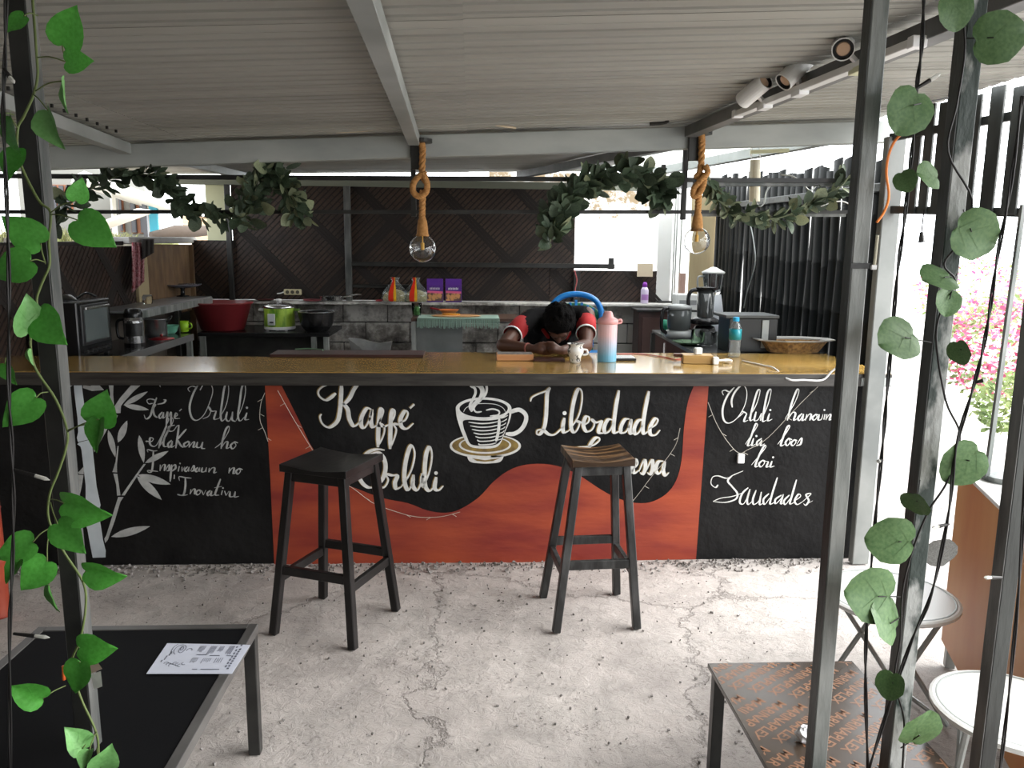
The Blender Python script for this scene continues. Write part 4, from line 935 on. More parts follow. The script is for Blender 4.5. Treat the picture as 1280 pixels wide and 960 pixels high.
wire('ceiling_cable', 'thin pale wire arriving from the left at the left pendant mount', [P(420,166,Y=3.95), P(465,163,Y=3.92), P(490,156,Y=3.88), P(512,154,Y=3.86)], .003, m_cable)
wire('ceiling_cable', 'grey cable following the dark rafter from the right pendant up to the spotlights', [P(835,154,Y=3.9), P(872,149,Y=3.8), P(900,138,Y=3.6), P(925,128,Y=3.4), P(945,118,Y=3.2)], .004, m_galv)
wire('cable_splice', 'black taped cable splice left of the right pendant mount', [P(812,155,Y=3.93), P(826,154,Y=3.92), P(836,152,Y=3.9)], .009, m_black)
# white tube fixture hung over the rear right
tb = thing('tube_fixture', 'off-white plastic tube hanging from two strips in front of the black cane wall', 'fixture', P(944, 225, Y=4.6))
a, c_ = P(944, 200, Y=4.6), P(943, 252, Y=4.6)
b = MB(); b.tube([a, c_], .030, 16); b.build('tube', mat('offwhite_plastic', (.62, .58, .46), .5, col2=(.50, .45, .33), scale=6), tb, smooth=False)
for dx in (-5, 6): b = MB(); b.tube([P(944+dx, 176, Y=4.6), P(944+dx, 202, Y=4.6)], .0035, 6); b.build('strap', m_wplast, tb)
b = MB(); b.beam(P(938,190,Y=4.6), P(986,188,Y=4.6), .015, .02); b.build('bar', m_cream, tb)
b = MB(); b.tube(spline([P(945,252,Y=4.6),P(949,258,Y=4.58),P(955,254,Y=4.58),P(958,240,Y=4.6),P(966,228,Y=4.6)], 6), .004, 6); b.build('lead', m_galv, tb)
wire('wall_cable', 'pale looped cable hanging above the garland on the black cane wall', [P(975,218,Y=4.3),P(990,220,Y=4.3),P(1002,228,Y=4.3),P(1012,238,Y=4.3),P(1020,232,Y=4.3),P(1018,226,Y=4.3)], .004, m_galv)
wire('wall_cable', 'white cable end curling out beside the grey post over the lower rack rail', [P(1026,258,Y=4.05),P(1040,253,Y=4.05),P(1054,252,Y=4.05),P(1066,258,Y=4.03)], .0035, m_wplast)
wire('wall_cable', 'dark cable hanging down the black cane wall behind the garland', [P(936,272,X=2.19),P(942,300,X=2.19),P(944,330,X=2.19),P(934,365,X=2.19),P(930,385,X=2.19)], .005, m_galv)
m_orc = mat('orange_cable', (.72, .20, .03), .45)
wire('orange_cable', 'bright orange cable curving beside the wide grey post under the pickets', [P(1140,160,Y=3.6),P(1122,172,Y=3.65),P(1112,190,Y=3.7),P(1108,215,Y=3.75),P(1111,245,Y=3.78),P(1105,265,Y=3.8),P(1096,278,Y=3.8)], .006, m_orc)
# ---------------------------------------------------------------- near tables
tl = thing('coffee_table', 'low black glossy table with a metal rim and the menu sheet on it', 'table', (-1.0, 1.8, 0))
X0, X1, Y0, Y1, ZT = -1.335, -.665, .75, 2.385, .43
b = MB(); b.box(X0+.02, X1-.02, Y0+.02, Y1-.02, ZT-.014, ZT-.003); b.build('tabletop', m_gloss, tl)
b = MB()
b.box(X0, X0+.028, Y0, Y1, ZT-.03, ZT); b.box(X1-.028, X1, Y0, Y1, ZT-.03, ZT); b.box(X0+.028, X1-.028, Y1-.028, Y1, ZT-.03, ZT); b.box(X0+.028, X1-.028, Y0, Y0+.028, ZT-.03, ZT)
b.build('rim', m_tableframe, tl, bevel=.0015)
for x in (X0+.02, X1-.02):
    for y in (Y0+.02, Y1-.02): b = MB(); b.box(x-.018, x+.018, y-.018, y+.018, 0, ZT-.03); b.build('leg', m_black, tl, bevel=.002)
# menu sheet, top of the page towards the right
mn = thing('menu_sheet', 'laminated white menu sheet with small print lying on the black table', 'menu', (-.85, 2.1, ZT))
c4 = [P(183,842,Z=ZT+.0012), P(290,842,Z=ZT+.0012), P(313,806,Z=ZT+.0012), P(209,804,Z=ZT+.0012)]
b = MB(); b.add([q for q in c4]+[q-Vector((0, 0, .0010)) for q in c4], [(0, 1, 2, 3), (7, 6, 5, 4), (0, 4, 5, 1), (1, 5, 6, 2), (2, 6, 7, 3), (3, 7, 4, 0)]); b.build('sheet', mat('laminated_paper', (.62, .65, .76), .25), mn)
def mpt(u, v, h=.0006):   # u left to right, v near to far
    a = c4[0].lerp(c4[1], u); c_ = c4[3].lerp(c4[2], u); return a.lerp(c_, v)+Vector((0, 0, h))
pr = MB()
def mq(u0, u1, v0, v1): pr.add([mpt(u0, v0), mpt(u1, v0), mpt(u1, v1), mpt(u0, v1)], [(0, 1, 2, 3)])
for (u0, u1, v0, v1, nl) in ((.42, .50, .70, .93, 5), (.55, .63, .62, .93, 5), (.66, .72, .72, .93, 4), (.77, .84, .6, .95, 5), (.42, .50, .34, .52, 4), (.55, .66, .32, .5, 5), (.70, .80, .34, .52, 4)):
    for i in range(nl):
        u = u0+(u1-u0)*i/nl; mq(u, u+.006, v0+R_.uniform(0, .08), v1)
for (u0, u1, v) in ((.44, .56, .60), (.60, .72, .58), (.80, .86, .58), (.50, .56, .12), (.60, .82, .12)): mq(u0, u1, v, v+.025)
for i in range(9): v = .14+.082*i; mq(.90, .925, v, v+.05); 
for i in range(6): v = .2+.11*i; mq(.865, .885, v, v+.07)
for i in range(5): mq(.07+.012*i+.01*(i % 2), .085+.012*i+.01*(i % 2), .36+.07*i, .43+.07*i)
pr = pr.build('print', mat('menu_ink', (.10, .11, .16), .5), mn); pr['kind'] = 'stuff'
pr = MB()
def arc(cu, cv, ru, rv, a0, a1, wd=.008):
    n = 12; vs = []
    for i in range(n+1):
        a = math.radians(a0+(a1-a0)*i/n)
        for k in (-1, 1): vs.append(mpt(cu+(ru+k*wd/2)*math.cos(a), cv+(rv+k*wd)*math.sin(a)))
    pr.add(vs, [(2*i, 2*i+1, 2*i+3, 2*i+2) for i in range(n)])
arc(.23, .80, .035, .13, 0, 360); arc(.15, .80, .04, .17, 100, 260); arc(.21, .78, .07, .17, 90, 250); arc(.32, .76, .03, .07, 0, 200); arc(.22, .82, .015, .06, 0, 360)
for i in range(7): arc(.15+.035*i, .32-.03*(i % 3), .025, .04, 20*i, 200+20*i)
for (u, v) in ((.86, .90), (.915, .83), (.90, .965)): arc(u, v, .006, .018, 0, 360, .012)
pr = pr.build('drawing', mat('menu_ink', (.10, .11, .16), .5), mn); pr['kind'] = 'stuff'

tr_ = thing('coffee_table', 'low table topped with brown-printed film-faced plywood', 'table', (.95, 1.6, 0))
X0, X1, Y0, Y1, ZT = .722, 1.172, .60, 2.225, .36
b = MB(); b.box(X0, X1, Y0, Y1, ZT-.014, ZT); b.build('tabletop', m_film, tr_, bevel=.001)
b = MB(); b.box(X0+.02, X1-.02, Y0+.02, Y1-.02, ZT-.045, ZT-.015); b.build('frame', m_black, tr_)
for x in (X0+.028, X1-.028):
    for y in (Y0+.03, Y1-.025): b = MB(); b.box(x-.017, x+.017, y-.017, y+.017, 0, ZT-.014); b.build('leg', m_black if x < 1 else m_postgrey, tr_, bevel=.002)
# repeated stamp print
def text_geo(s, size=1.0, bold=0.0):
    cu = bpy.data.curves.new('t', 'FONT'); cu.body = s; cu.size = size; cu.offset = bold; cu.resolution_u = 3
    o = bpy.data.objects.new('t', cu); C.objects.link(o); dg = bpy.context.evaluated_depsgraph_get(); me = o.evaluated_get(dg).to_mesh()
    vs = [v.co.copy() for v in me.vertices]; fs = [tuple(p.vertices) for p in me.polygons]; o.evaluated_get(dg).to_mesh_clear(); bpy.data.objects.remove(o)
    return vs, fs
tv, tf = text_geo('MARINAPLEX', .040, .0007)
tw = max(v.x for v in tv); b = MB(); ang = math.radians(225-8)
cs, sn = math.cos(ang), math.sin(ang)
def clipadd(ox, oy):
    pts = [(ox+v.x*cs-v.y*1.0*sn, oy+v.x*sn+v.y*1.0*cs) for v in tv]
    keep = [f for f in tf if all(X0+.003 < pts[i][0] < X1-.003 and Y0 < pts[i][1] < Y1-.003 for i in f)]
    used = sorted({i for f in keep for i in f}); mp = {u: k for k, u in enumerate(used)}
    if used: b = MB(); b.add([(pts[u][0], pts[u][1], ZT+.0004) for u in used], [tuple(mp[i] for i in f) for f in keep]); q = b.build('printed_word', m_brownprint, tr_); q['kind'] = 'stuff'
for kk in range(-3, 8):          # columns of words along the baseline
    for jj in range(-30, 34):    # rows, each one shifted
        a = kk*(tw+.045); c_ = jj*.0445
        ox = .95+a*cs-c_*sn; oy = 1.75+a*sn+c_*cs
        sh = jj*.052; ox += -sh*cs*.62; oy += -sh*sn*.62
        if X0-.35 < ox < X1+.35 and Y0-.1 < oy < Y1+.4: clipadd(ox, oy)
# crumpled foil
bm_ = MB(); bm_.ball((0, 0, 0), (.026, .018, .022), n=12, k=8)
for v in bm_.v: v *= R_.uniform(.75, 1.25)
p0 = P(1006, 918, Z=ZT+.02); bm_.v = [v+p0 for v in bm_.v]; tag(bm_.build('foil_wrapper', mat('silver_foil', (.80, .80, .84), .4)), 'crumpled silver wrapper on the film-faced table', 'wrapper')

# ---------------------------------------------------------------- things on the counter
CT = .996
def onc(px, py): return P(px, py, Z=CT)
# dark board strip
a, c_ = onc(312, 446), onc(514, 446)
bd = MB(); bd.box(-1.10, -.262, 4.405, 4.60, .998, 1.012); tag(bd.build('dark_board', mat('dark_red_board', (.075, .030, .026), .45, col2=(.035, .016, .014), scale=6, stretch=(.4, 5, 1), bump=.2)), 'dark reddish board lying along the rear edge of the counter top', 'board')
a = P(388, 438, Z=1.014)
sp = MB(); sp.tube(spline([a+Vector((-.09, .02, .004)), a+Vector((-.02, .03, .006)), a+Vector((.06, .01, .004)), a+Vector((.08, -.04, .004))], 5), .004, 5); tag(sp.build('green_sprig', mat('sprig_green', (.12, .20, .12), .6)), 'thin green sprig on the dark board', 'sprig')
# wooden block box
bx = thing('wooden_block', 'short pale wooden box with knots in front of the person', 'box', onc(644, 451))
o_ = onc(644, 451); b = MB(); b.box(o_.x-.10, o_.x+.10, o_.y, o_.y+.10, CT, CT+.034); b.build('body', mat('pine_wood', (.60, .30, .13), .5, col2=(.48, .20, .08), scale=9, stretch=(.5, 2, 5)), bx, bevel=.002)
b = MB(); b.box(o_.x-.095, o_.x+.095, o_.y+.006, o_.y+.094, CT+.034, CT+.037); b.build('top_lining', mat('grey_cardboard', (.25, .22, .20), .7, col2=(.10, .09, .09), scale=40), bx)
# notebook / phone under the hands
o_ = onc(687, 452); ph = MB(); ph.box(o_.x-.085, o_.x+.085, o_.y, o_.y+.09, CT, CT+.012); tag(ph.build('dark_notebook', mat('dark_brown_cover', (.06, .022, .02), .35), bevel=.002), 'thin dark red notebook under the clasped hands', 'notebook')
# ceramic cup
o_ = onc(720, 454)+Vector((0, .03, 0)); cp = thing('ceramic_cup', 'small white ceramic cup with black pattern beside the pink and blue tumbler', 'cup', o_)
m_cer = mat('cup_glaze', (.74, .73, .70), .25, col2=(.10, .10, .10), scale=42, contrast=(.55, .60))
b = MB(); b.lathe([(.0, .003), (.026, .0), (.030, .010), (.028, .022), (.034, .036), (.044, .056), (.044, .072), (.036, .084), (.042, .100), (.047, .103), (.043, .101), (.034, .09), (.030, .02), (.0, .014)], o_, 18); b.build('body', m_cer, cp, smooth=True)
b = MB(); b.tube(spline([o_+Vector((.042, 0, .07)), o_+Vector((.062, 0, .066)), o_+Vector((.062, 0, .045)), o_+Vector((.040, 0, .040))], 5), .006, 7); b.build('handle', m_wplast, cp, smooth=True)
# tumbler with gradient (real pigment gradient)
def grad_mat():
    M = bpy.data.materials.new('pink_to_blue_plastic'); M.use_nodes = True; nt = M.node_tree; N = nt.nodes; L = nt.links; b = N['Principled BSDF']
    g_ = N.new('ShaderNodeTexCoord'); sx = N.new('ShaderNodeSeparateXYZ'); L.new(g_.outputs['Object'], sx.inputs[0])
    r = N.new('ShaderNodeValToRGB'); mr = N.new('ShaderNodeMapRange'); mr.inputs['From Max'].default_value = .2
    e = r.color_ramp.elements; e[0].color = (.16, .42, .60, 1); e[0].position = .15; e[1].color = (.75, .50, .52, 1); e[1].position = .75
    k = r.color_ramp.elements.new(.45); k.color = (.42, .48, .60, 1)
    L.new(sx.outputs['Z'], mr.inputs['Value']); L.new(mr.outputs[0], r.inputs[0]); L.new(r.outputs[0], b.inputs['Base Color']); b.inputs['Roughness'].default_value = .3; return M
o_ = onc(760, 453)+Vector((0, .045, 0)); tm = thing('tumbler', 'tall tumbler fading from pink down to blue with a pink lid', 'tumbler', o_)
b = MB(); b.lathe([(.0, .0), (.050, .0), (.052, .006), (.052, .205), (.0, .205)], o_, 24); b.build('body', grad_mat(), tm, smooth=False)
m_pink = mat('pink_plastic', (.72, .36, .36), .4)
b = MB(); b.lathe([(.0, .205), (.056, .205), (.057, .222), (.050, .232), (.030, .243), (.026, .262), (.018, .272), (.0, .272)], o_, 24); b.build('lid', m_pink, tm, smooth=True)
b = MB(); b.tube(spline([o_+Vector((.04, 0, .222)), o_+Vector((.07, 0, .226)), o_+Vector((.072, 0, .212)), o_+Vector((.052, 0, .208))], 5), .007, 7); b.build('carry_loop', m_pink, tm, smooth=True)
# keypad
o_ = onc(783, 451); kb = thing('keypad', 'slim white keypad on a dark base to the right of the tumbler', 'keypad', o_)
b = MB(); b.box(o_.x-.062, o_.x+.055, o_.y, o_.y+.12, CT, CT+.012); b.build('base', m_appl, kb, bevel=.002)
kk = MB()
for i in range(8):
    for j in range(4): kk.box(o_.x-.058+i*.0138, o_.x-.048+i*.0138, o_.y+.005+j*.028, o_.y+.026+j*.028, CT+.012, CT+.017)
q = kk.build('keys', m_wplast, kb); q['kind'] = 'stuff'
wire('red_string', 'red cord lying loose on the counter behind the wooden box', [onc(770,443)+Vector((0,0,.003)), onc(800,443)+Vector((0,0,.003)), onc(830,447)+Vector((0,0,.003)), onc(845,450)+Vector((0,0,.003)), onc(858,447)+Vector((0,0,.004))], .003, mat('red_cord', (.50, .05, .03), .5), 'cord')
# wooden tray-box with charger
o_ = onc(874, 455); wb2 = thing('wooden_box', 'honey-coloured wooden box with a white power adapter standing on it', 'box', o_)
m_honey = mat('honey_wood', (.50, .32, .12), .4, col2=(.42, .25, .09), scale=8, stretch=(.5, 2, 5))
Mz = Matrix.Translation(o_) @ Matrix.Rotation(math.radians(-8), 4, 'Z')
b = MB(); b.box(-.085, .075, .0, .11, 0, .045, Mz); b.build('body', m_honey, wb2, bevel=.002)
b = MB(); b.box(-.13, -.085, .05, .085, .028, .046, Mz); b.build('handle', mat('dark_wood_handle', (.10, .035, .02), .4), wb2, bevel=.003)
o2 = Mz @ Vector((.0, .05, .045)); ad_ = thing('power_adapter', 'white cube power adapter standing on the honey-coloured wooden box', 'adapter', o2)
b = MB(); b.cbox(o2+Vector((0, 0, .019)), (.036, .03, .036)); b.build('body', m_wplast, ad_, bevel=.003)
b = MB(); b.cbox(o2+Vector((-.02, 0, .02)), (.006, .024, .030)); b.build('face', m_galv, ad_)
o3 = onc(888, 456)+Vector((.03, .02, 0)); pl = thing('plug', 'white plug with its flat lead lying at the right end of the honey-coloured box', 'plug', o3)
b = MB(); b.box(o3.x-.015, o3.x+.015, o3.y-.02, o3.y+.015, CT, CT+.040); b.build('body', m_wplast, pl, bevel=.003)
b = MB(); b.tube(spline([o3+Vector((.012, 0, .022)), o3+Vector((.04, .01, .02)), o3+Vector((.075, .02, .022)), o3+Vector((.10, .03, .012)), o3+Vector((.06, .045, .008))], 5), .006, 6); b.build('lead', m_wplast, pl, smooth=True)
# water bottle
o_ = onc(920, 447)+Vector((0, .035, 0)); wbt = thing('water_bottle', 'clear water bottle with turquoise label and blue cap on the counter', 'bottle', o_)
b = MB(); b.lathe([(.0, .004), (.024, .0), (.033, .006), (.034, .03), (.030, .05), (.034, .065), (.031, .085), (.034, .10), (.034, .155), (.030, .175), (.016, .20), (.014, .215), (.0, .215)], o_, 20); b.build('body', m_plasticclear, wbt, smooth=True, solid=.0012)
b = MB(); b.lathe([(.0345, .10), (.0348, .10), (.0348, .162), (.0345, .162)], o_, 20); b.build('label_band', mat('turquoise_label', (.01, .22, .27), .3), wbt, smooth=True)
b = MB(); b.lathe([(.0, .205), (.018, .205), (.018, .228), (.0, .23)], o_, 16); b.build('cap', mat('blue_cap', (.02, .33, .62), .35), wbt)
# basket tray
o_ = onc(998, 442)+Vector((0, .09, 0)); bk_ = thing('basket_tray', 'octagonal woven basket tray with a grey-lined rim at the right end of the counter', 'basket', o_)
def octo(b, prof, c): b.lathe(prof, c, 8, sx=1.25, sy=.75, M=Matrix.Rotation(math.radians(22.5), 4, 'Z'))
b = MB(); b.lathe([(.0, .0), (.125, .0), (.165, .066), (.160, .066), (.12, .008), (.0, .008)], o_, 8, M=Matrix.Diagonal((1.25, .72, 1, 1)) @ Matrix.Rotation(math.radians(22.5), 4, 'Z')); b.build('body', mat('basket_wicker', (.40, .23, .08), .6, col2=(.15, .08, .03), scale=55, bump=.6), bk_)
b = MB(); b.lathe([(.158, .064), (.205, .074), (.204, .080), (.160, .073), (.158, .064)], o_, 8, M=Matrix.Diagonal((1.25, .72, 1, 1)) @ Matrix.Rotation(math.radians(22.5), 4, 'Z')); b.build('rim', mat('rim_grey', (.36, .35, .33), .5), bk_)
wire('white_cable', 'white cable trailing over the counter front edge below the basket tray', [onc(928,452)+Vector((0,0,.004)), onc(955,458)+Vector((0,0,.004)), onc(968,462)+Vector((0,0,.006)), pp(985,474,.07), pp(1005,475,.07), pp(1028,475,.07), pp(1040,464,.075), pp(1056,452,.10)], .0045, m_wplast)
# ---------------------------------------------------------------- kitchen, left
kt = thing('kitchen_table', 'black kitchen table along the side wall carrying the oven, thermos and green bowl', 'table', (-2.3, 5.2, 0))
ZK = .94
b = MB(); b.box(-2.475, -2.09, 4.45, 6.12, ZK-.02, ZK); b.build('tabletop', mat('dark_glossy_top', (.03, .03, .035), .2), kt, bevel=.002)
b = MB(); b.box(-2.11, -2.085, 4.45, 6.12, ZK-.05, ZK-.002); b.build('edge', mat('table_edge_grey', (.12, .12, .12), .4), kt)
for x in (-2.11, -2.455):
    for y in (4.48, 6.09): b = MB(); b.box(x-.018, x+.018, y-.018, y+.018, 0, ZK-.02); b.build('leg', m_postgrey, kt)
ov = thing('countertop_oven', 'black countertop oven with a glass door, behind the vine post', 'oven', (-2.35, 4.8, ZK))
b = MB(); b.box(-2.47, -2.205, 4.60, 5.02, ZK+.015, ZK+.335); b.build('body', m_appl, ov, bevel=.006)
b = MB(); b.box(-2.206, -2.196, 4.635, 4.985, ZK+.085, ZK+.315); d_ = b.build('door', mat('oven_door_frame', (.03, .03, .032), .3), ov, bevel=.002)
b = MB(); b.box(-2.197, -2.193, 4.665, 4.955, ZK+.105, ZK+.285); b.build('glass', m_ovenglass, d_)
b = MB(); b.box(-2.197, -2.178, 4.66, 4.96, ZK+.288, ZK+.303); b.build('handle', m_steel, d_, bevel=.002)
for i in range(6): b = MB(); b.tube([(-2.206, 4.66+i*.058, ZK+.05), (-2.185, 4.66+i*.058, ZK+.05)], .012, 10); b.build('knob', mat('dark_chrome', (.12, .12, .12), .2, .7), ov)
for x in (-2.45, -2.23):
    for y in (4.63, 4.99): b = MB(); b.box(x-.012, x+.012, y-.012, y+.012, ZK, ZK+.016); b.build('foot', m_black, ov)
pn = thing('frying_pan', 'black pan lying upside down on top of the oven', 'pan', (-2.36, 4.75, ZK+.336))
b = MB(); b.lathe([(.0, .03), (.07, .032), (.10, .004), (.104, .0), (.098, .004), (.066, .026), (.0, .025)], (-2.38, 4.76, ZK+.336), 20); b.build('body', m_appl, pn, smooth=True)
b = MB(); b.tube(spline([(-2.30, 4.82, ZK+.345), (-2.28, 4.90, ZK+.37), (-2.26, 4.97, ZK+.345)], 5), .007, 7); b.build('handle', m_appl, pn)
def base(px, py, z): return P(px, py, Z=z)
o_ = base(165, 434, ZK); tj = thing('thermos_jug', 'steel thermos jug with black lid and dark label next to the oven', 'jug', o_)
o_ = o_+Vector((0, .05, 0)); tj.location = o_
b = MB(); b.lathe([(.0, .0), (.062, .0), (.063, .02), (.063, .17), (.055, .19), (.0, .19)], o_, 20); b.build('body', m_steel, tj, smooth=False)
b = MB(); b.lathe([(.056, .19), (.058, .215), (.045, .245), (.0, .25)], o_, 20); b.build('lid', m_appl, tj, smooth=True)
b = MB(); b.lathe([(.0, -.0), (.065, .0), (.065, .025), (.062, .025)], o_, 20); b.build('base_ring', m_appl, tj)
b = MB(); b.lathe([(.0638, .07), (.0642, .07), (.0642, .155), (.0638, .155)], o_, 14, a0=math.radians(-120), a1=math.radians(-20)); b.build('label_band', m_black, tj)
b = MB(); b.tube(spline([o_+Vector((-.06, -.01, .18)), o_+Vector((-.095, -.02, .16)), o_+Vector((-.095, -.02, .07)), o_+Vector((-.062, -.01, .05))], 5), .009, 7); b.build('handle', m_appl, tj, smooth=True)
o_ = base(190, 421, ZK)+Vector((0, .08, 0)); po = thing('steel_pot', 'steel cooking pot behind the mint green bowl', 'pot', o_)
b = MB(); b.lathe([(.0, .0), (.075, .0), (.080, .01), (.080, .12), (.085, .124), (.078, .122), (.076, .01), (.0, .006)], o_, 22); b.build('body', m_steel, po, smooth=True)
b = MB(); b.tube(spline([o_+Vector((.08, 0, .10)), o_+Vector((.105, 0, .12)), o_+Vector((.105, .03, .14)), o_+Vector((.08, .02, .125))], 5), .006, 6); b.build('handle', m_appl, po)
o_ = base(209, 418, ZK)+Vector((0, .05, 0)); bo = MB(); bo.lathe([(.0, .0), (.035, .0), (.055, .02), (.068, .062), (.071, .064), (.065, .06), (.05, .02), (.0, .006)], o_, 22); tag(bo.build('mint_bowl', mat('mint_plastic', (.17, .48, .34), .4), smooth=True), 'mint green plastic bowl on the black kitchen table', 'bowl')
o_ = base(227, 415, ZK)+Vector((0, .04, 0)); cu = thing('green_mug', 'bright lime green mug at the far end of the black kitchen table', 'mug', o_); m_lime = mat('lime_plastic', (.28, .52, .02), .35)
b = MB(); b.lathe([(.0, .0), (.038, .0), (.042, .08), (.039, .08), (.035, .006), (.0, .005)], o_, 20); b.build('body', m_lime, cu, smooth=True)
b = MB(); b.tube(spline([o_+Vector((.04, 0, .065)), o_+Vector((.062, 0, .058)), o_+Vector((.062, 0, .03)), o_+Vector((.038, 0, .02))], 5), .005, 6); b.build('handle', m_lime, cu)
o_ = base(200, 424, ZK)+Vector((0, .03, 0)); lid = thing('pot_cover', 'dark red pot lid lying in front of the mint bowl', 'lid', o_)
m_red = mat('dark_red_enamel', (.26, .012, .018), .3)
b = MB(); b.lathe([(.0, .014), (.04, .012), (.085, .003), (.088, .0), (.0, .0)], o_, 22); b.build('plate', m_red, lid, smooth=True)
b = MB(); b.lathe([(.0, .034), (.012, .032), (.006, .014), (.0, .014)], o_, 12); b.build('knob', m_red, lid, smooth=True)
# sink bench
ZS = 1.17
sk = thing('side_bench', 'high dark bench with a pale top along the brown plank wall', 'bench', (-2.35, 6.2, 0))
b = MB(); b.box(-2.48, -2.20, 5.30, 6.95, ZS-.015, ZS); b.build('top', mat('pale_worktop', (.24, .24, .25), .3, col2=(.15, .15, .16), scale=5), sk, bevel=.002)
b = MB(); b.box(-2.215, -2.195, 5.30, 6.95, ZS-.06, ZS-.01); b.build('edge_rail', m_postgrey, sk)
for i in range(6): b = MB(); b.box(-2.495, -2.482, 5.16+i*.298, 5.452+i*.298, .3, ZS-.06); b.build('front_board', mat('dark_board_wood', (.06, .05, .04), .6, objrand=.3), sk)
for y in (6.2, 6.9):
    for x in (-2.46, -2.23): b = MB(); b.box(x-.015, x+.015, y-.015, y+.015, 0, ZS-.015); b.build('leg', m_black, sk)
o_ = base(226, 371, ZS)+Vector((0, .05, 0)); wk = thing('footed_dish', 'wide dark dish on a short stem standing on the high side bench', 'dish', o_)
b = MB(); b.lathe([(.0, .075), (.06, .07), (.135, .085), (.155, .098), (.155, .102), (.12, .092), (.05, .078), (.0, .08)], o_, 26); b.build('dish', mat('dark_steel', (.20, .20, .24), .2, .5), wk, smooth=True)
b = MB(); b.lathe([(.0, .0), (.05, .0), (.052, .006), (.018, .012), (.016, .06), (.03, .073), (.0, .074)], o_, 18); b.build('stem', m_appl, wk, smooth=True)
o_ = base(182, 380, ZS)+Vector((0, .04, 0)); jr = MB(); jr.lathe([(.0, .0), (.032, .0), (.036, .02), (.036, .05), (.028, .065), (.0, .065)], o_, 16); tag(jr.build('glass_jar', m_glass, smooth=True), 'small glass jar on the high side bench near the hanging cloth', 'jar')
o_ = base(196, 373, ZS)+Vector((0, .04, 0)); jr = MB(); jr.lathe([(.0, .0), (.022, .0), (.027, .04), (.024, .04), (.02, .004), (.0, .004)], o_, 16); tag(jr.build('small_cup', mat('pale_green_china', (.45, .60, .38), .3), smooth=True), 'small pale green cup beside the glass jar on the high bench', 'cup')
# cloths over the coping
def drape(px0, px1, py0, pts_bottom, X, name, mt, label):
    b = MB(); n = 8; vs = []; m_ = 7
    for j in range(m_+1):
        for i in range(n+1):
            u = i/n; px = px0+(px1-px0)*u; yb = pts_bottom[0]+(pts_bottom[1]-pts_bottom[0])*u
            py = py0+(yb-py0)*j/m_; p = P(px+1.0*math.sin(j*.9)*0, py, X=X+.012*math.sin(i*1.9)+.004*j/m_+.012); vs.append(p)
    fs = [(j*(n+1)+i, j*(n+1)+i+1, (j+1)*(n+1)+i+1, (j+1)*(n+1)+i) for j in range(m_) for i in range(n)]
    b.add(vs, fs); o = b.build(name, mt, smooth=True); q = o.modifiers.new('t', 'SOLIDIFY'); q.thickness = .003; return tag(o, label, 'cloth')
drape(165, 180, 303, (366, 352), -2.44, 'checked_cloth', mat('red_check_cloth', (.22, .05, .06), .9, col2=(.42, .22, .24), scale=60, contrast=(.45, .55)), 'reddish checked cloth hanging over the side wall edge')
drape(177, 192, 299, (325, 316), -2.43, 'dark_rag', mat('dark_rag', (.04, .035, .033), .95), 'short dark rag hanging next to the checked cloth')
# ---------------------------------------------------------------- rear bench, basin, rice cooker, wok
p_ = P(330, 413, Y=6.75); ZB = p_.z
rb_ = thing('rear_bench', 'black bench along the back wall carrying the red basin and rice cooker', 'bench', (-1.6, 7.0, 0))
b = MB(); b.box(-2.2, -1.15, 6.55, 7.22, ZB-.03, ZB); b.build('top', m_appl, rb_, bevel=.002)
b = MB(); b.box(-2.15, -1.2, 6.62, 6.66, .3, ZB-.03); b.build('apron', m_black, rb_)
for x in (-2.17, -1.18, -1.28): b = MB(); b.box(x-.02, x+.02, 6.56, 6.60, 0, ZB-.03); b.build('leg', m_postgrey, rb_)
o_ = P(279, 413, Y=6.80); o_.z = ZB; bn = thing('plastic_basin', 'large dark red plastic basin on the black rear bench', 'basin', o_)
b = MB(); b.lathe([(.0, .0), (.165, .0), (.175, .01), (.235, .215), (.252, .222), (.252, .232), (.232, .232), (.165, .02), (.0, .012)], o_, 32); b.build('shell', mat('red_plastic', (.20, .022, .026), .35), bn, smooth=True)
o_ = P(350, 411, Y=6.80); o_.z = ZB; rc = thing('rice_cooker', 'green patterned rice cooker with a steel and glass lid', 'rice cooker', o_)
b = MB(); b.lathe([(.0, .022), (.118, .022), (.125, .03), (.125, .19), (.0, .19)], o_, 28); b.build('body', mat('green_bamboo_print', (.10, .25, .015), .4, col2=(.33, .50, .05), scale=16, stretch=(1, 1, .35), contrast=(.42, .58)), rc)
b = MB(); b.lathe([(.0, .008), (.122, .008), (.128, .014), (.128, .034), (.0, .034)], o_, 28); b.build('base_ring', m_wplast, rc)
b = MB(); b.lathe([(.130, .186), (.134, .194), (.125, .205), (.085, .225), (.03, .235), (.0, .236), (.0, .19)], o_, 28); b.build('lid', m_steel, rc, smooth=True)
b = MB(); b.lathe([(.0, .262), (.022, .258), (.02, .238), (.0, .235)], o_, 14); b.build('lid_knob', m_wplast, rc, smooth=True)
b = MB(); b.box(o_.x-.068, o_.x-.008, o_.y-.134, o_.y-.116, ZB+.05, ZB+.145); b.build('switch_panel', mat('pale_grey_panel', (.55, .58, .58), .4), rc, bevel=.004)
b = MB(); b.tube([(o_.x-.05, o_.y-.137, ZB+.075), (o_.x-.02, o_.y-.137, ZB+.075)], .006, 6); b.build('switch', m_appl, rc)
for s in (-1, 1): b = MB(); b.box(o_.x+s*.148-.02, o_.x+s*.148+.02, o_.y-.03, o_.y+.03, ZB+.16, ZB+.178); b.build('handle', m_wplast if s < 0 else mat('lime_dark', (.1, .2, .02), .4), rc, bevel=.003)
for a in range(3): b = MB(); b.box(o_.x-.09+a*.075, o_.x-.07+a*.075, o_.y-.09, o_.y-.07, ZB, ZB+.01); b.build('foot', m_wplast, rc)
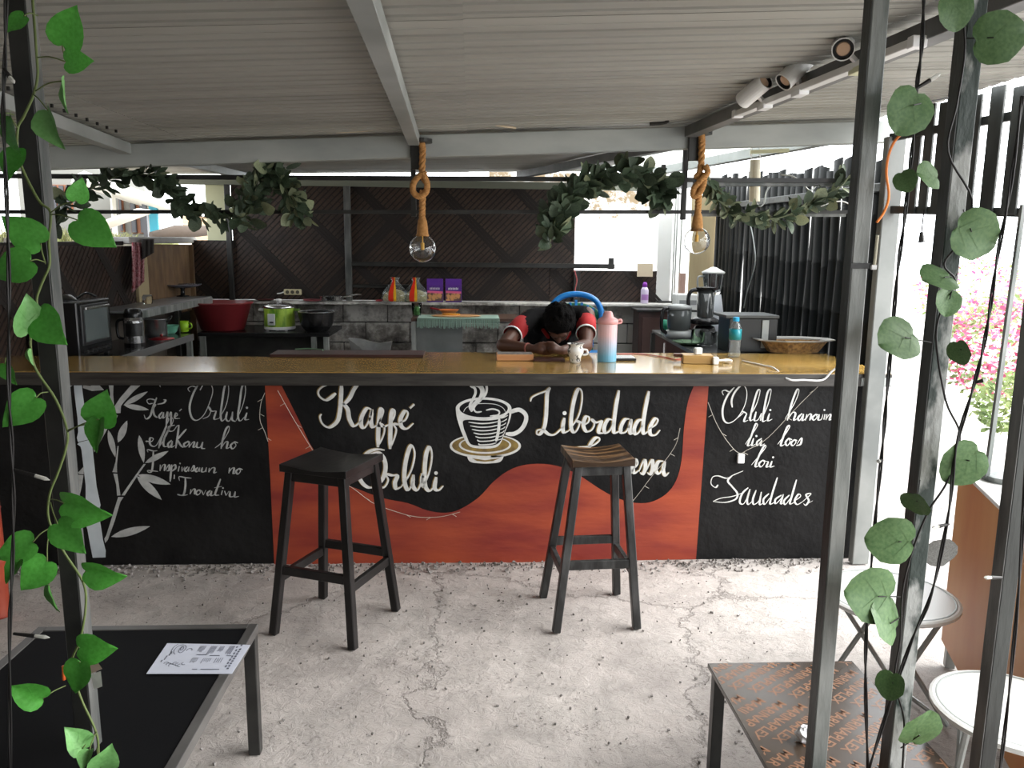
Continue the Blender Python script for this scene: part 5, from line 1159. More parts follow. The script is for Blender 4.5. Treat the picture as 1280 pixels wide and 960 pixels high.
o_ = P(396, 411, Y=6.75); o_.z = ZB; wo = thing('deep_wok', 'big black cooking pan with a shiny rim beside the rice cooker', 'pan', o_)
b = MB(); b.lathe([(.0, .0), (.09, .0), (.13, .05), (.15, .155), (.152, .16), (.146, .158), (.12, .05), (.0, .01)], o_, 26); b.build('body', m_appl, wo, smooth=True)
b = MB(); b.lathe([(.148, .158), (.154, .158), (.154, .164), (.148, .164), (.148, .158)], o_, 26); b.build('rim', m_steel, wo)
o_ = P(462, 438, Y=6.9); bg = MB(); bs_ = P(462, 440, Y=6.9)
pts = [P(x, y, Y=6.9) for x, y in ((436, 423), (450, 424), (462, 427), (475, 429), (490, 427), (488, 436), (485, 446), (470, 450), (455, 450), (442, 447), (439, 434))]
n = len(pts); bg.add([q+Vector((0, -.03, 0)) for q in pts]+[q+Vector((0, .05, 0)) for q in pts]+[bs_+Vector((0, -.07, -.01))], [(i, (i+1) % n, 2*n) for i in range(n)]+[(i+n, (i+1) % n+n, (i+1) % n, i) for i in range(n)]+[tuple(range(n, 2*n))[::-1]])
ty = thing('storage_crate', 'dark crate under the pale plastic bag by the block wall', 'crate', (bs_.x, 6.9, 0)); zb_ = P(462, 447, Y=6.9).z
b = MB(); b.box(bs_.x-.2, bs_.x+.2, 6.8, 7.1, 0, zb_); b.build('body', m_black, ty); b = MB(); b.box(bs_.x-.21, bs_.x+.21, 6.79, 7.11, zb_-.04, zb_-.005); b.build('rim', m_black, ty)
tag(bg.build('plastic_bag', mat('grey_plastic_sheet', (.34, .35, .35), .5, col2=(.27, .28, .28), scale=20)), 'pale grey plastic bag slumped against the foot of the block wall', 'bag')
# ---------------------------------------------------------------- ledge of the block wall
ZL = 1.119; LY = 7.22
def led(px, py=377): p = P(px, py, Y=7.29); p.z = ZL; p.y = 7.285; return p
lg = MB(); lg.box(-1.9, 2.2, 7.10, 7.262, 1.095, 1.117); struct(lg.build('trim_13', m_block, bevel=.003))
def ledp(px): p = P(px, 377, Y=7.18); return Vector((p.x, 7.18, ZL))
o_ = ledp(418); fp = thing('steel_pan', 'small shiny steel pan with its handle pointing right on the block wall ledge', 'pan', o_)
b = MB(); b.lathe([(.0, .0), (.08, .0), (.095, .012), (.11, .045), (.114, .047), (.106, .045), (.08, .01), (.0, .006)], o_+Vector((-.02, 0, 0)), 24); b.build('body', m_steel, fp, smooth=True)
b = MB(); b.tube(spline([o_+Vector((.085, 0, .04)), o_+Vector((.14, 0, .05)), o_+Vector((.20, -.01, .062)), o_+Vector((.24, -.01, .06))], 5), .008, 7); b.build('handle', m_steel, fp)
o_ = ledp(391); b = MB(); b.lathe([(.0, .0), (.06, .0), (.085, .012), (.086, .016), (.06, .006), (.0, .005)], o_, 22); tag(b.build('red_plate', mat('pink_red_glaze', (.42, .10, .12), .3), smooth=True), 'small pinkish red plate left of the steel pan', 'plate')
o_ = ledp(331); b = MB(); b.lathe([(.0, .0), (.05, .0), (.09, .015), (.092, .02), (.055, .008), (.0, .006)], o_, 22); tag(b.build('dark_plate', mat('dark_red_glaze', (.10, .03, .03), .25), smooth=True), 'dark red dish with a glint left of the power strip', 'plate')
o_ = P(366, 365, Y=7.29); st = thing('power_strip', 'cream three-socket power strip fixed to the woven panel', 'power strip', o_)
b = MB(); b.cbox(o_, (.155, .03, .050)); b.build('body', mat('cream_plastic', (.62, .56, .36), .4), st, bevel=.006)
for i in (-1, 0, 1): b = MB(); b.tube([o_+Vector((i*.045, -.0155, 0)), o_+Vector((i*.045, -.0175, 0))], .016, 12); b.build('socket', mat('socket_dark', (.08, .07, .05), .5), st)
b = MB(); b.tube(spline([o_+Vector((-.078, 0, 0)), o_+Vector((-.11, 0, -.012)), o_+Vector((-.14, .0, -.015))], 4), .006, 6); b.build('cord', m_wplast, st)
# prawn-cracker bags and purple packs
def bagp(px, label, flip):
    o_ = ledp(px); t = thing('snack_bag', label, 'bag', o_, 'clear bags with red and yellow bands')
    prof = [(.105, .0), (.125, .03), (.115, .08), (.085, .12), (.045, .16), (.030, .185), (.045, .215)]
    b = MB(); b.lathe([(.0, 0)]+prof+[(.0, .215)], o_, 14, sx=1.0, sy=.42); b.build('film', m_plasticclear, t, smooth=True, solid=.0008)
    b = MB(); b.lathe([(.0, .004), (.098, .004), (.115, .03), (.10, .07), (.05, .10), (.0, .11)], o_, 12, sx=.97, sy=.38); 
    for i, v in enumerate(b.v): b.v[i] = v+Vector((R_.uniform(-.004, .004), R_.uniform(-.003, .003), R_.uniform(-.004, .004)))
    b.build('contents', mat('cream_crackers', (.70, .60, .32), .7, col2=(.5, .4, .18), scale=40), t, smooth=False)
    for k, (mt, w_) in enumerate(((mat('bag_red', (.62, .03, .01), .35), .034), (mat('bag_yellow', (.75, .42, .02), .35), .024))):
        q = MB(); x0 = -.045+(.036 if k else 0); vs = []
        for (r, z) in [(.112, .006)]+prof[1:]:
            f = r/.125; yy = -r*.44-.003; vs += [o_+Vector(((x0)*f*flip+(-.01 if not k else 0), yy, z)), o_+Vector(((x0+w_)*f*flip, yy, z))]
        q.add(vs, [(2*i, 2*i+1, 2*i+3, 2*i+2) for i in range(len(prof)-1)]); q.build('printed_band', mt, t)
bagp(494, 'knotted clear bag with red and yellow bands, further from the purple packs', 1)
bagp(520, 'knotted clear bag with red and yellow bands, right beside the purple packs', 1)
def pack(px, label):
    o_ = ledp(px); t = thing('snack_pack', label, 'packet', o_, 'purple packets on the ledge')
    b = MB(); vs = []
    for z, d in ((0, .03), (.04, .05), (.15, .045), (.19, .02), (.205, .004)):
        vs += [o_+Vector((-.072, -d/2, z)), o_+Vector((.072, -d/2, z)), o_+Vector((.072, d/2, z)), o_+Vector((-.072, d/2, z))]
    fs = [(3, 2, 1, 0)]+[(i*4+j, i*4+(j+1) % 4, i*4+4+(j+1) % 4, i*4+4+j) for i in range(4) for j in range(4)]+[(16, 17, 18, 19)]
    b.add(vs, fs); b.build('pouch', mat('purple_film', (.10, .03, .26), .3), t)
    yf = -.0265
    q = MB(); q.add([o_+Vector((-.068, yf, .012)), o_+Vector((.068, yf, .012)), o_+Vector((.068, yf, .075)), o_+Vector((-.068, yf, .085))], [(0, 1, 2, 3)]); q.build('cookie_print', mat('cookie_print', (.60, .30, .12), .5, col2=(.12, .07, .06), scale=26, contrast=(.45, .55)), t)
    q = MB(); q.add([o_+Vector((-.068, yf-.0005, .082)), o_+Vector((.068, yf-.0005, .075)), o_+Vector((.068, yf-.0005, .095)), o_+Vector((-.068, yf-.0005, .100))], [(0, 1, 2, 3)]); q.build('pink_band', mat('pink_print', (.70, .12, .28), .4), t)
    q = MB()
    for i in range(7): 
        x = -.046+i*.013; q.add([o_+Vector((x, yf-.0008, .110)), o_+Vector((x+.008, yf-.0008, .111)), o_+Vector((x+.009, yf-.0008, .128+.004*(i % 2))), o_+Vector((x+.001, yf-.0008, .126))], [(0, 1, 2, 3)])
    q.build('brand_print', mat('white_print', (.7, .68, .75), .4), t)
pack(544, 'purple snack packet with cookies printed on it, next to the knotted bags')
pack(567, 'purple snack packet with cookies printed on it, further from the knotted bags')
o_ = ledp(474); b = MB(); b.lathe([(.0, .0), (.02, .003), (.022, .015), (.0, .022)], o_, 10, sx=1.5); tag(b.build('red_wrapper', m_red, smooth=True), 'little red twist of wrapper at the foot of the first clear bag', 'wrapper')
# ---------------------------------------------------------------- table with fringed runner
p0 = P(515, 397, Y=6.65); ZR = p0.z
rt = thing('serving_table', 'table under the fringed mint runner at the back wall, with grey metal legs', 'table', (.05, 6.85, 0))
xa, xb = P(514, 397, Y=6.6).x, P(650, 397, Y=6.6).x
b = MB(); b.box(xa, xb, 6.58, 7.08, ZR-.025, ZR); b.build('tabletop', mat('dark_wood_top', (.06, .03, .02), .5), rt, bevel=.002)
for x in (xa+.02, xb-.02):
    for y in (6.6, 7.05): b = MB(); b.box(x-.018, x+.018, y-.018, y+.018, 0, ZR-.025); b.build('leg', m_galv, rt)
b = MB(); b.box(xa+.04, xa+.42, 6.63, 6.65, ZR-.5, ZR-.03); b.build('front_sheet', mat('grey_sheet', (.19, .20, .20), .5, col2=(.13, .14, .14), scale=5), rt)
rn = thing('fringed_runner', 'mint green runner with a fringe hanging over the front of the serving table', 'runner', (.05, 6.6, ZR))
xa2, xb2 = P(522, 397, Y=6.58).x, P(624, 397, Y=6.58).x
m_mint = mat('mint_cloth', (.28, .40, .34), .9, bump=.2, scale=40)
b = MB(); b.box(xa2, xb2, 6.565, 6.90, ZR+.001, ZR+.006); b.build('cloth', m_mint, rn)
b = MB()
for i in range(100):
    x = xa2+(xb2-xa2)*i/99; L_ = R_.uniform(.055, .085); b.tube([(x, 6.562, ZR+.004), (x+R_.uniform(-.004, .004), 6.556, ZR-L_)], .0028, 3)
q = b.build('fringe', m_mint, rn); q['kind'] = 'stuff'
o_ = P(570, 396, Y=6.7); o_.z = ZR+.006; cb = thing('serving_board', 'long wooden board with orange slices on the mint runner', 'board', o_)
b = MB(); b.lathe([(.0, .0), (.15, .0), (.17, .008), (.15, .014), (.0, .014)], o_, 22, sx=1.25, sy=.5); b.build('board', mat('board_wood', (.50, .27, .12), .5), cb)
b = MB(); b.lathe([(.0, .0), (.05, .0), (.05, .012), (.0, .014)], o_+Vector((-.04, -.01, .014)), 14, sx=1.5, sy=.7); b.build('slices', mat('orange_food', (.72, .30, .03), .5), cb)
o_ = P(561, 389, Y=6.92); o_.z = ZR+.006; cl = thing('colander', 'orange and red wire colander behind the wooden board', 'colander', o_)
b = MB(); b.lathe([(.0, .0), (.05, .005), (.085, .04), (.09, .042), (.082, .042), (.046, .012), (.0, .006)], o_, 18); b.build('bowl', mat('orange_plastic_bowl', (.60, .16, .04), .4), cl, smooth=True)
b = MB(); b.tube([o_+Vector((-.08, 0, .04)), o_+Vector((-.16, 0, .055))], .008, 6); b.build('handle', m_red, cl)
o_ = P(521, 394, Y=6.8); o_.z = ZR+.001; gl = thing('drinking_glass', 'clear glass with green leaves inside at the left end of the serving table', 'glass', o_)
b = MB(); b.lathe([(.0, .0), (.035, .0), (.045, .11), (.042, .11), (.033, .005), (.0, .005)], o_, 16); b.build('glass', m_glass, gl, smooth=True)
b = MB(); b.lathe([(.0, .008), (.028, .008), (.034, .045), (.02, .06), (.0, .065)], o_, 9); b.build('herbs', mat('herb_green', (.04, .14, .03), .7), gl)
# ---------------------------------------------------------------- right kitchen
o_ = P(805, 379, Y=7.2); o_ = Vector((o_.x, 7.19, ZL)); pb = thing('spray_bottle', 'white bottle with purple cap standing before the low woven panel', 'bottle', o_)
b = MB(); b.lathe([(.0, .0), (.033, .0), (.035, .01), (.035, .12), (.022, .145), (.0, .145)], o_, 18); b.build('body', mat('lilac_white', (.60, .52, .68), .3), pb, smooth=True)
b = MB(); b.lathe([(.0, .145), (.022, .145), (.022, .17), (.014, .19), (.0, .19)], o_, 14); b.build('cap', mat('purple_cap', (.25, .03, .40), .3), pb, smooth=True)
b = MB(); b.lathe([(.0352, .03), (.0358, .03), (.0358, .08), (.0352, .08)], o_, 14, a0=math.radians(-150), a1=math.radians(-30)); b.build('label_band', mat('purple_label', (.40, .20, .50), .4), pb)
a, c_ = P(797, 331, Y=7.24), P(816, 346, Y=7.24)
ch = thing('cream_cloth', 'small cream cloth folded over the black rail below the window', 'cloth', ((a.x+c_.x)/2, 7.24, a.z))
b = MB(); b.box(a.x, c_.x, 7.244, 7.250, c_.z, a.z+.012); b.build('front_fold', mat('cream_cloth', (.66, .55, .40), .9, bump=.3, scale=30), ch, bevel=.002)
b = MB(); b.box(a.x, c_.x, 7.247, 7.300, 1.467, 1.474); b.build('top_fold', mat('cream_cloth', (.66, .55, .40)), ch, bevel=.002)
wire('red_ribbon', 'red and white cord hanging from the rail behind the blue chair', [P(718,338,Y=7.2),P(721,350,Y=7.2),P(719,362,Y=7.2),P(720,372,Y=7.2)], .006, mat('ribbon_red', (.35, .08, .08), .7), 'cord')
# dark cupboard and black appliance bench along the cane wall
dc = thing('dark_cupboard', 'dark brown cupboard in the corner right of the stained block wall', 'cupboard', (1.85, 7.0, 0))
xa = P(799, 383, Y=6.85).x
b = MB(); b.box(xa, 2.17, 6.85, 7.09, 0, 1.07); b.build('body', mat('dark_brown_wood', (.045, .018, .015), .4, col2=(.025, .010, .009), scale=5, stretch=(3, 3, .5)), dc, bevel=.003)
b = MB(); b.box(xa-.02, 2.17, 6.83, 7.095, 1.07, 1.088); b.build('top', m_black, dc, bevel=.002)
b = MB(); b.box(xa+.03, xa+.25, 6.842, 6.85, .2, 1.02); d_ = b.build('door', mat('dark_brown_door', (.05, .022, .018), .35), dc, bevel=.003)
b = MB(); b.box(xa+.22, xa+.235, 6.83, 6.843, .7, .8); b.build('handle', m_steel, d_)
ab = thing('appliance_bench', 'black bench along the cane wall crowded with coffee equipment', 'bench', (2.0, 5.8, 0))
ZA = .985
Xe = 1.62
b = MB(); 
v4 = [P(815, 412, Z=ZA), P(868, 441, Z=ZA)]
va, vb_ = v4[0], v4[1]
pl_ = [(va.x, va.y), (vb_.x, vb_.y), (2.185, vb_.y), (2.185, va.y)]
b.add([(x, y, ZA-.022) for x, y in pl_]+[(x, y, ZA) for x, y in pl_], [(0, 1, 2, 3)[::-1], (4, 5, 6, 7)]+[(i, (i+1) % 4, (i+1) % 4+4, i+4) for i in range(4)]); b.build('top', m_appl, ab)
for (x, y) in pl_: 
    xx = min(max(x, min(va.x, vb_.x)+.03), 2.16); yy = va.y-.04 if y == va.y else vb_.y+.04
    b = MB(); b.box(xx-.016, xx+.016, yy-.016, yy+.016, 0, ZA-.022); b.build('leg', m_black, ab)
def ona(px, py): return P(px, py, Z=ZA)
m_gappl = mat('grey_appliance', (.30, .31, .31), .35)
# coffee maker
o_ = ona(848, 424)+Vector((.03, .12, 0)); cm = thing('coffee_maker', 'grey coffee maker with a smoky jug at the near left of the appliance group', 'coffee maker', o_)
b = MB(); b.lathe([(.0, .0), (.095, .0), (.10, .02), (.088, .05), (.0, .055)], o_, 22); b.build('base', m_gappl, cm, smooth=True)
b = MB(); b.lathe([(.07, .055), (.082, .07), (.085, .19), (.078, .20), (.0, .20)], o_, 22); b.build('jug', mat('smoky_glass', (.10, .11, .11), .08, spec=.7), cm, smooth=True)
b = MB(); b.lathe([(.0, .20), (.088, .20), (.085, .225), (.04, .235), (.0, .235)], o_, 22); b.build('lid', m_gappl, cm, smooth=True)
b = MB(); b.tube(spline([o_+Vector((-.085, -.02, .21)), o_+Vector((-.125, -.03, .19)), o_+Vector((-.13, -.03, .07)), o_+Vector((-.09, -.02, .03))], 6), .013, 8); b.build('handle', m_appl, cm, smooth=True)
# white box behind
o_ = ona(866, 405)+Vector((.0, .2, 0)); wx = thing('white_box', 'white box-shaped appliance behind the coffee maker', 'appliance', o_); zt = P(862, 368, Y=o_.y).z
b = MB(); b.box(o_.x-.09, o_.x+.10, o_.y, o_.y+.18, ZA, zt); b.build('body', m_white, wx, bevel=.008)
b = MB(); b.box(o_.x-.07, o_.x+.08, o_.y-.003, o_.y+.001, zt-.09, zt-.05); b.build('panel', m_gappl, wx)
# food processor (dark tall jug) with black handle
o_ = ona(885, 424)+Vector((0, .10, 0)); fpz = thing('food_processor', 'tall dark juicer with a curved black handle in the middle of the appliance group', 'juicer', o_)
z1 = P(880, 357, Y=o_.y).z-ZA
b = MB(); b.lathe([(.0, .0), (.085, .0), (.088, .03), (.07, .08), (.05, .09), (.0, .09)], o_, 20); b.build('base', m_appl, fpz, smooth=True)
b = MB(); b.lathe([(.048, .09), (.056, .12), (.062, z1-.03), (.0, z1-.03)], o_, 20); b.build('jug', mat('dark_clear', (.05, .055, .055), .08, spec=.8), fpz, smooth=True)
b = MB(); b.lathe([(.0, z1-.03), (.070, z1-.03), (.072, z1-.012), (.0, z1-.005)], o_, 20); b.build('lid', m_appl, fpz)
b = MB(); b.tube(spline([o_+Vector((-.05, 0, z1-.03)), o_+Vector((-.10, 0, z1-.035)), o_+Vector((-.125, 0, z1-.08)), o_+Vector((-.12, 0, z1-.18)), o_+Vector((-.115, 0, z1-.21))], 6), .014, 8); b.build('handle', m_appl, fpz, smooth=True)
b = MB(); b.lathe([(.0, .09), (.10, .10), (.105, .125), (.06, .15), (.0, .15)], o_, 20); b.build('collar', m_appl, fpz, smooth=True)
# blender
o_ = ona(897, 420)+Vector((.03, .28, 0)); bl = thing('blender', 'white blender with a ribbed clear jug and white lid against the cane wall', 'blender', o_)
zb0 = P(897, 368, Y=o_.y).z-ZA; zb1 = P(897, 342, Y=o_.y).z-ZA; zb2 = P(897, 336, Y=o_.y).z-ZA
b = MB(); b.lathe([(.0, .0), (.095, .0), (.098, .03), (.085, zb0*.6), (.065, zb0), (.0, zb0)], o_, 20); b.build('body', mat('white_grey_body', (.42, .44, .47), .35), bl, smooth=True)
b = MB(); b.lathe([(.052, zb0), (.062, zb0+.03), (.078, zb1), (.074, zb1), (.058, zb0+.03), (.0, zb0+.005)], o_, 20); b.build('jug', m_glass, bl, smooth=True)
for k in range(8): a_ = k*math.pi/4; b = MB(); b.tube([o_+Vector((.063*math.cos(a_), .063*math.sin(a_), zb0+.03)), o_+Vector((.079*math.cos(a_), .079*math.sin(a_), zb1))], .003, 5); b.build('rib', m_gappl, bl)
b = MB(); b.lathe([(.0, zb1), (.084, zb1), (.086, zb1+.012), (.04, zb2), (.02, zb2+.012), (.0, zb2+.014)], o_, 20); b.build('lid', m_white, bl, smooth=True)
b = MB(); b.tube(spline([o_+Vector((-.07, 0, zb1-.02)), o_+Vector((-.115, 0, zb1-.03)), o_+Vector((-.11, 0, zb0+.05)), o_+Vector((-.06, 0, zb0+.03))], 6), .007, 7); b.build('handle', m_gappl, bl, smooth=True)
for k, (px, py, h, r, lab) in enumerate(((872, 431, .10, .035, 'short clear glass jar in front of the dark juicer, next to the green dish'), (886, 432, .085, .038, 'wide clear glass jar standing between the juicer and the water bottle'), (900, 430, .08, .032, 'clear glass jar nearest the dark cabinet, left of the water bottle'))):
    o_ = ona(px, py)+Vector((0, .03, 0)); b = MB(); b.lathe([(.0, .0), (r, .0), (r*1.05, h*.5), (r*1.1, h), (r, h), (r*.9, .006), (.0, .006)], o_, 18); tag(b.build('glass_jar', m_glass, smooth=True), lab, 'jar')
o_ = ona(862, 432)+Vector((0, .06, 0)); b = MB(); b.lathe([(.0, .0), (.05, .0), (.10, .018), (.102, .022), (.06, .008), (.0, .007)], o_, 22); tag(b.build('green_dish', mat('dark_green_glaze', (.10, .17, .10), .25), smooth=True), 'dull green dish lying at the front of the black appliance bench', 'dish')
o_ = ona(830, 412)+Vector((.01, .0, 0)); b = MB(); b.lathe([(.0, .0), (.034, .0), (.038, .075), (.035, .075), (.031, .005), (.0, .005)], o_, 18); tag(b.build('green_cup', mat('sea_green_plastic', (.03, .30, .18), .4), smooth=True), 'sea green plastic cup in front of the dark brown cupboard', 'cup')
# dark cabinet with shelf
xa, xb = P(905, 390, Y=4.9).x, P(964, 390, Y=4.9).x
dk = thing('dark_cabinet', 'small dark cabinet with a thin grey top on the black bench behind the water bottle', 'cabinet', ((xa+xb)/2, 5.1, 0)); zt = P(940, 390, Y=5.1).z
zt = P(940, 392, Y=4.9).z
b = MB(); b.box(xa, xb, 4.78, 5.0, ZA+.001, zt-.02); b.build('body', mat('cabinet_dark', (.012, .013, .013), .35), dk, bevel=.004)
b = MB(); b.box(xa-.03, xb, 4.76, 5.02, zt-.018, zt); b.build('top', mat('grey_top', (.08, .085, .085), .5), dk, bevel=.002)
b = MB(); b.box(xa+.20, xa+.24, 4.770, 4.779, zt-.2, zt-.03); b.build('hinge_strip', m_galv, dk)
# ---------------------------------------------------------------- stacked plastic chairs
def pchair(label, mt, o, dz, dy):
    t = thing('plastic_chair', label, 'chair', o+Vector((0, dy, dz)), None); O = o+Vector((0, dy, dz)); S = .44
    def L(x, y, z): return O+Vector((x, y, z))
    b = MB(); b.box(-.20, .20, -.22, .19, S-.012, S); b.v = [v+O for v in b.v]; b.build('seat', mt, t, bevel=.01)
    b = MB(); arch = [L(-.20, .19, S), L(-.205, .22, S+.2), L(-.185, .25, S+.34), L(-.11, .262, S+.41), L(0, .268, S+.43), L(.11, .262, S+.41), L(.185, .25, S+.34), L(.205, .22, S+.2), L(.20, .19, S)]
    b.tube(spline(arch, 5), .023, 8); b.build('back_frame', mt, t, smooth=True)
    for i in (-3, -2, -1, 0, 1, 2, 3): b = MB(); b.beam(L(i*.042, .195, S+.02), L(i*.046, .258, S+.385-.02*abs(i)), .020, .008, up=(0, 1, 0)); b.build('back_slat', mt, t, bevel=.002)
    for (x, y) in ((-1, -1), (1, -1), (-1, 1), (1, 1)): b = MB(); b.beam(L(x*.17, y*.17, S-.005), L(x*.215, y*.21, 0), .034, .034, w2=.026, h2=.026); b.build('leg', mt, t, bevel=.003)
    return t
co = P(724, 377, Y=6.0); zt = P(724, 365, Y=6.26).z
m_blue = mat('blue_plastic', (.01, .17, .48), .35); m_grn = mat('green_plastic_chair', (.015, .22, .11), .4)
base_ = Vector((co.x+.01, 6.0, 0)); hb = zt-(.44+.447)
for k in range(int(hb/.09)):
    pass
pchair('blue plastic chair with a slatted arched back, top of the stack behind the person', m_blue, base_, hb, 0)
pchair('green plastic chair stacked just under the blue one', m_grn, base_, hb-.09, .02)
stt = thing('low_stand', 'low dark stand that lifts the stacked plastic chairs', 'stand', base_)
b = MB(); b.box(base_.x-.27, base_.x+.27, 5.74, 6.28, hb-.13, hb-.0902); b.build('top', m_black, stt)
for x in (-.24, .24):
    for y in (5.77, 6.25): b = MB(); b.box(base_.x+x-.02, base_.x+x+.02, y-.02, y+.02, 0, hb-.13); b.build('leg', m_black, stt)
# ---------------------------------------------------------------- person resting on folded arms at the counter
m_skin = mat('skin_brown', (.085, .036, .024), .5, col2=(.11, .048, .031), scale=8)
m_skin2 = m_skin
m_shirt = mat('shirt_black', (.008, .008, .009), .9, spec=.15, bump=.2, scale=20)
m_shred = mat('shirt_red', (.42, .015, .018), .75, bump=.2, scale=20)
m_hair = mat('hair_black', (.004, .0035, .0035), .9, spec=.1, bump=1, scale=60, bscale=140)
pr_ = thing('person', 'person in a black and red shirt bent over the counter, head down, hands clasped', 'person', (.53, 5.3, 0))
V = Vector
elR = P(629, 436, Y=4.60); elR.z = 1.045            # elbow seen on the left
wrR = P(664, 441, Y=4.47); wrR.z = 1.042
haR = P(680, 444, Y=4.43); haR.z = 1.040
elL = P(732, 440, Y=4.62); elL.z = 1.040
wrL = P(702, 447, Y=4.44); wrL.z = 1.036
haL = P(687, 441, Y=4.42); haL.z = 1.048
shR, shL = P(660, 398, Y=4.92), P(733, 394, Y=4.94)
neck = V((.535, 4.93, 1.20)); chest = V((.53, 5.06, 1.03)); belly = V((.53, 5.24, .84)); hip = V((.53, 5.34, .70))
hd = P(699, 405, Y=4.755)     # skull centre
b = MB()
b.ball(hip, (.17, .13, .12)); b.cap_(hip, belly, .13, .125, 14); b.cap_(belly, chest, .125, .14, 14); b.ball(chest, (.17, .11, .12)); b.cap_(chest, neck, .12, .06, 12)
b.cap_(neck, hd, .055, .06, 12)
dface = V((-.10, -.45, -.88)).normalized()           # the face points down and forward
q = dface.to_track_quat('Z', 'Y').to_matrix()
b.ball(hd, (.078, .093, .082), M=q, n=20, k=14)
fx = q @ V((1, 0, 0)); fy = q @ V((0, 1, 0)); fz = dface
# track quat: local Y is 'up' of the face (towards the crown)
fc = hd+fz*.035-fy*.045
b.ball(fc, (.058, .055, .055), M=q); b.ball(fc-fy*.038+fz*.012, (.035, .026, .030), M=q)      # jaw, chin
nb = hd+fz*.088-fy*.012; b.cap_(nb+fy*.022-fz*.006, nb-fy*.018+fz*.012, .008, .014, 8); b.ball(nb-fy*.020+fz*.006+fx*.011, .008, n=8, k=6); b.ball(nb-fy*.020+fz*.006-fx*.011, .008, n=8, k=6)
b.cap_(hd+fz*.077+fy*.017+fx*.045, hd+fz*.084+fy*.017+fx*.012, .009, .010, 8); b.cap_(hd+fz*.077+fy*.017-fx*.045, hd+fz*.084+fy*.017-fx*.012, .009, .010, 8)   # brow
b.cap_(hd+fz*.080-fy*.062+fx*.016, hd+fz*.080-fy*.062-fx*.016, .008, .008, 8)                # lips
for s in (-1, 1): b.ball(hd+fx*.080*s-fz*.005-fy*.02, (.010, .030, .018), M=q, n=10, k=8)
def limb(a, m_, c_, ra, rm, rc): b.cap_(a, m_, ra, rm, 12); b.cap_(m_, c_, rm, rc, 12)
limb(shR, elR+V((.0, .0, 0)), elR, .055, .040, .040); b.cap_(elR, wrR, .042, .026, 12)
limb(shL, elL, elL, .055, .040, .040); b.cap_(elL, wrL, .042, .026, 12)
# palms and curled fingers: the right-hand side fist is wrapped by the other hand
def hand(wr, ha, side, curl):
    d = (ha-wr).normalized(); up = V((0, 0, 1)); la = d.cross(up).normalized()*side; un = la.cross(d)*side; un = V((0, 0, 1)) if un.z < 0 else un
    pc = wr+d*.045; b.cap_(wr, pc, .024, .026, 10); b.ball(wr+d*.055, (.032, .032, .022), n=12, k=8)
    for i in range(4):
        o = (i-1.5)*.017; L1 = (.036, .040, .037, .030)[i]
        k0 = wr+d*.085+V((0, 0, 1))*(o)*.9+la*.006; k0 = wr+d*.078+la*(-.018)+V((0, 0, 1))*(o)
        k1 = k0+(d*.6-la*.8).normalized()*L1; k2 = k1+(-d*.25-la*1.0).normalized()*.024*1.0; k3 = k2+(-d*1.0-la*.1).normalized()*.018
        b.cap_(wr+d*.05+V((0, 0, 1))*o*.7, k0, .011, .0105, 8); b.cap_(k0, k1, .010, .0090, 8); b.cap_(k1, k2, .0088, .008, 8); b.cap_(k2, k3, .008, .007, 8)
    t0 = wr+d*.025+V((0, 0, .016)); t1 = t0+d*.032+la*.004+V((0, 0, .018)); t2 = t1+d*.028-la*.012
    b.cap_(t0, t1, .013, .0105, 8); b.cap_(t1, t2, .0105, .0085, 8)
hand(wrR, haR, 1, 1); hand(wrL, haL, -1, 1)
# thighs and shins behind the counter
for s in (-1, 1):
    kn = V((.53+s*.13, 4.98, .66)); ft = V((.53+s*.12, 4.98, .26)); b.cap_(hip+V((s*.09, -.02, 0)), kn, .085, .06, 12); b.cap_(kn, ft, .058, .04, 12); b.cap_(ft, ft+V((0, -.12, -.02)), .04, .03, 10)
b.build('body', m_skin, pr_, remesh=.0055)
# shirt
b = MB()
b.ball(hip+V((0, 0, .03)), (.185, .145, .13)); b.cap_(hip, belly, .145, .142, 14); b.cap_(belly, chest, .142, .155, 14); b.ball(chest, (.20, .13, .14)); b.ball(V((.53, 4.97, 1.13)), (.155, .09, .10))
b.cap_(chest, neck-V((0, 0, .02)), .13, .075, 14)
b.ball(V((.55, 5.02, 1.145)), (.19, .12, .075)); b.cap_(V((.49, 4.98, 1.175)), shR+V((.02, .01, .0)), .07, .062, 12); b.cap_(V((.57, 4.98, 1.18)), shL+V((-.02, .01, .0)), .07, .062, 12)
b.cap_(shR+V((.02, .01, 0)), shR.lerp(elR, .42), .062, .060, 12); b.cap_(shL+V((-.02, .01, 0)), shL.lerp(elL, .40), .062, .058, 12)
b.cap_(chest, V((.53, 4.86, 1.045)), .12, .075, 12)
b.build('shirt', m_shirt, pr_, remesh=.008)
def sleeve(sh, el, k):
    b = MB(); e = sh.lerp(el, k); d = (e-sh).normalized()
    q = d.to_track_quat('Z', 'Y').to_matrix().to_4x4(); L = (e-sh).length; a = sh+d*(-.025)
    b.lathe([(.050, L*.40), (.0600, L*.44), (.060, L*.7), (.060, L+.02), (.056, L+.02), (.050, L*.7), (.050, L*.40)], a, 24, M=q)
    s = b.build('sleeve', m_shred, pr_, smooth=True)
    b = MB(); b.lathe([(.0585, L+.012), (.0615, L+.012), (.062, L+.024), (.057, L+.024), (.0585, L+.012)], a, 20, M=q); b.build('cuff', m_wplast, s)
    return s, a, d, L
sR, aR, dR, LR = sleeve(shR, elR, .66); sL, aL, dL, LL = sleeve(shL, elL, .62)
vs, fs = text_geo('ESTO', .044, .002); side = dR.cross(V((0, -1, 0))).normalized(); out = side.cross(dR).normalized()
if out.y > 0: out = -out
u_ = dR; v_ = out.cross(u_)
b = MB(); vv = [];
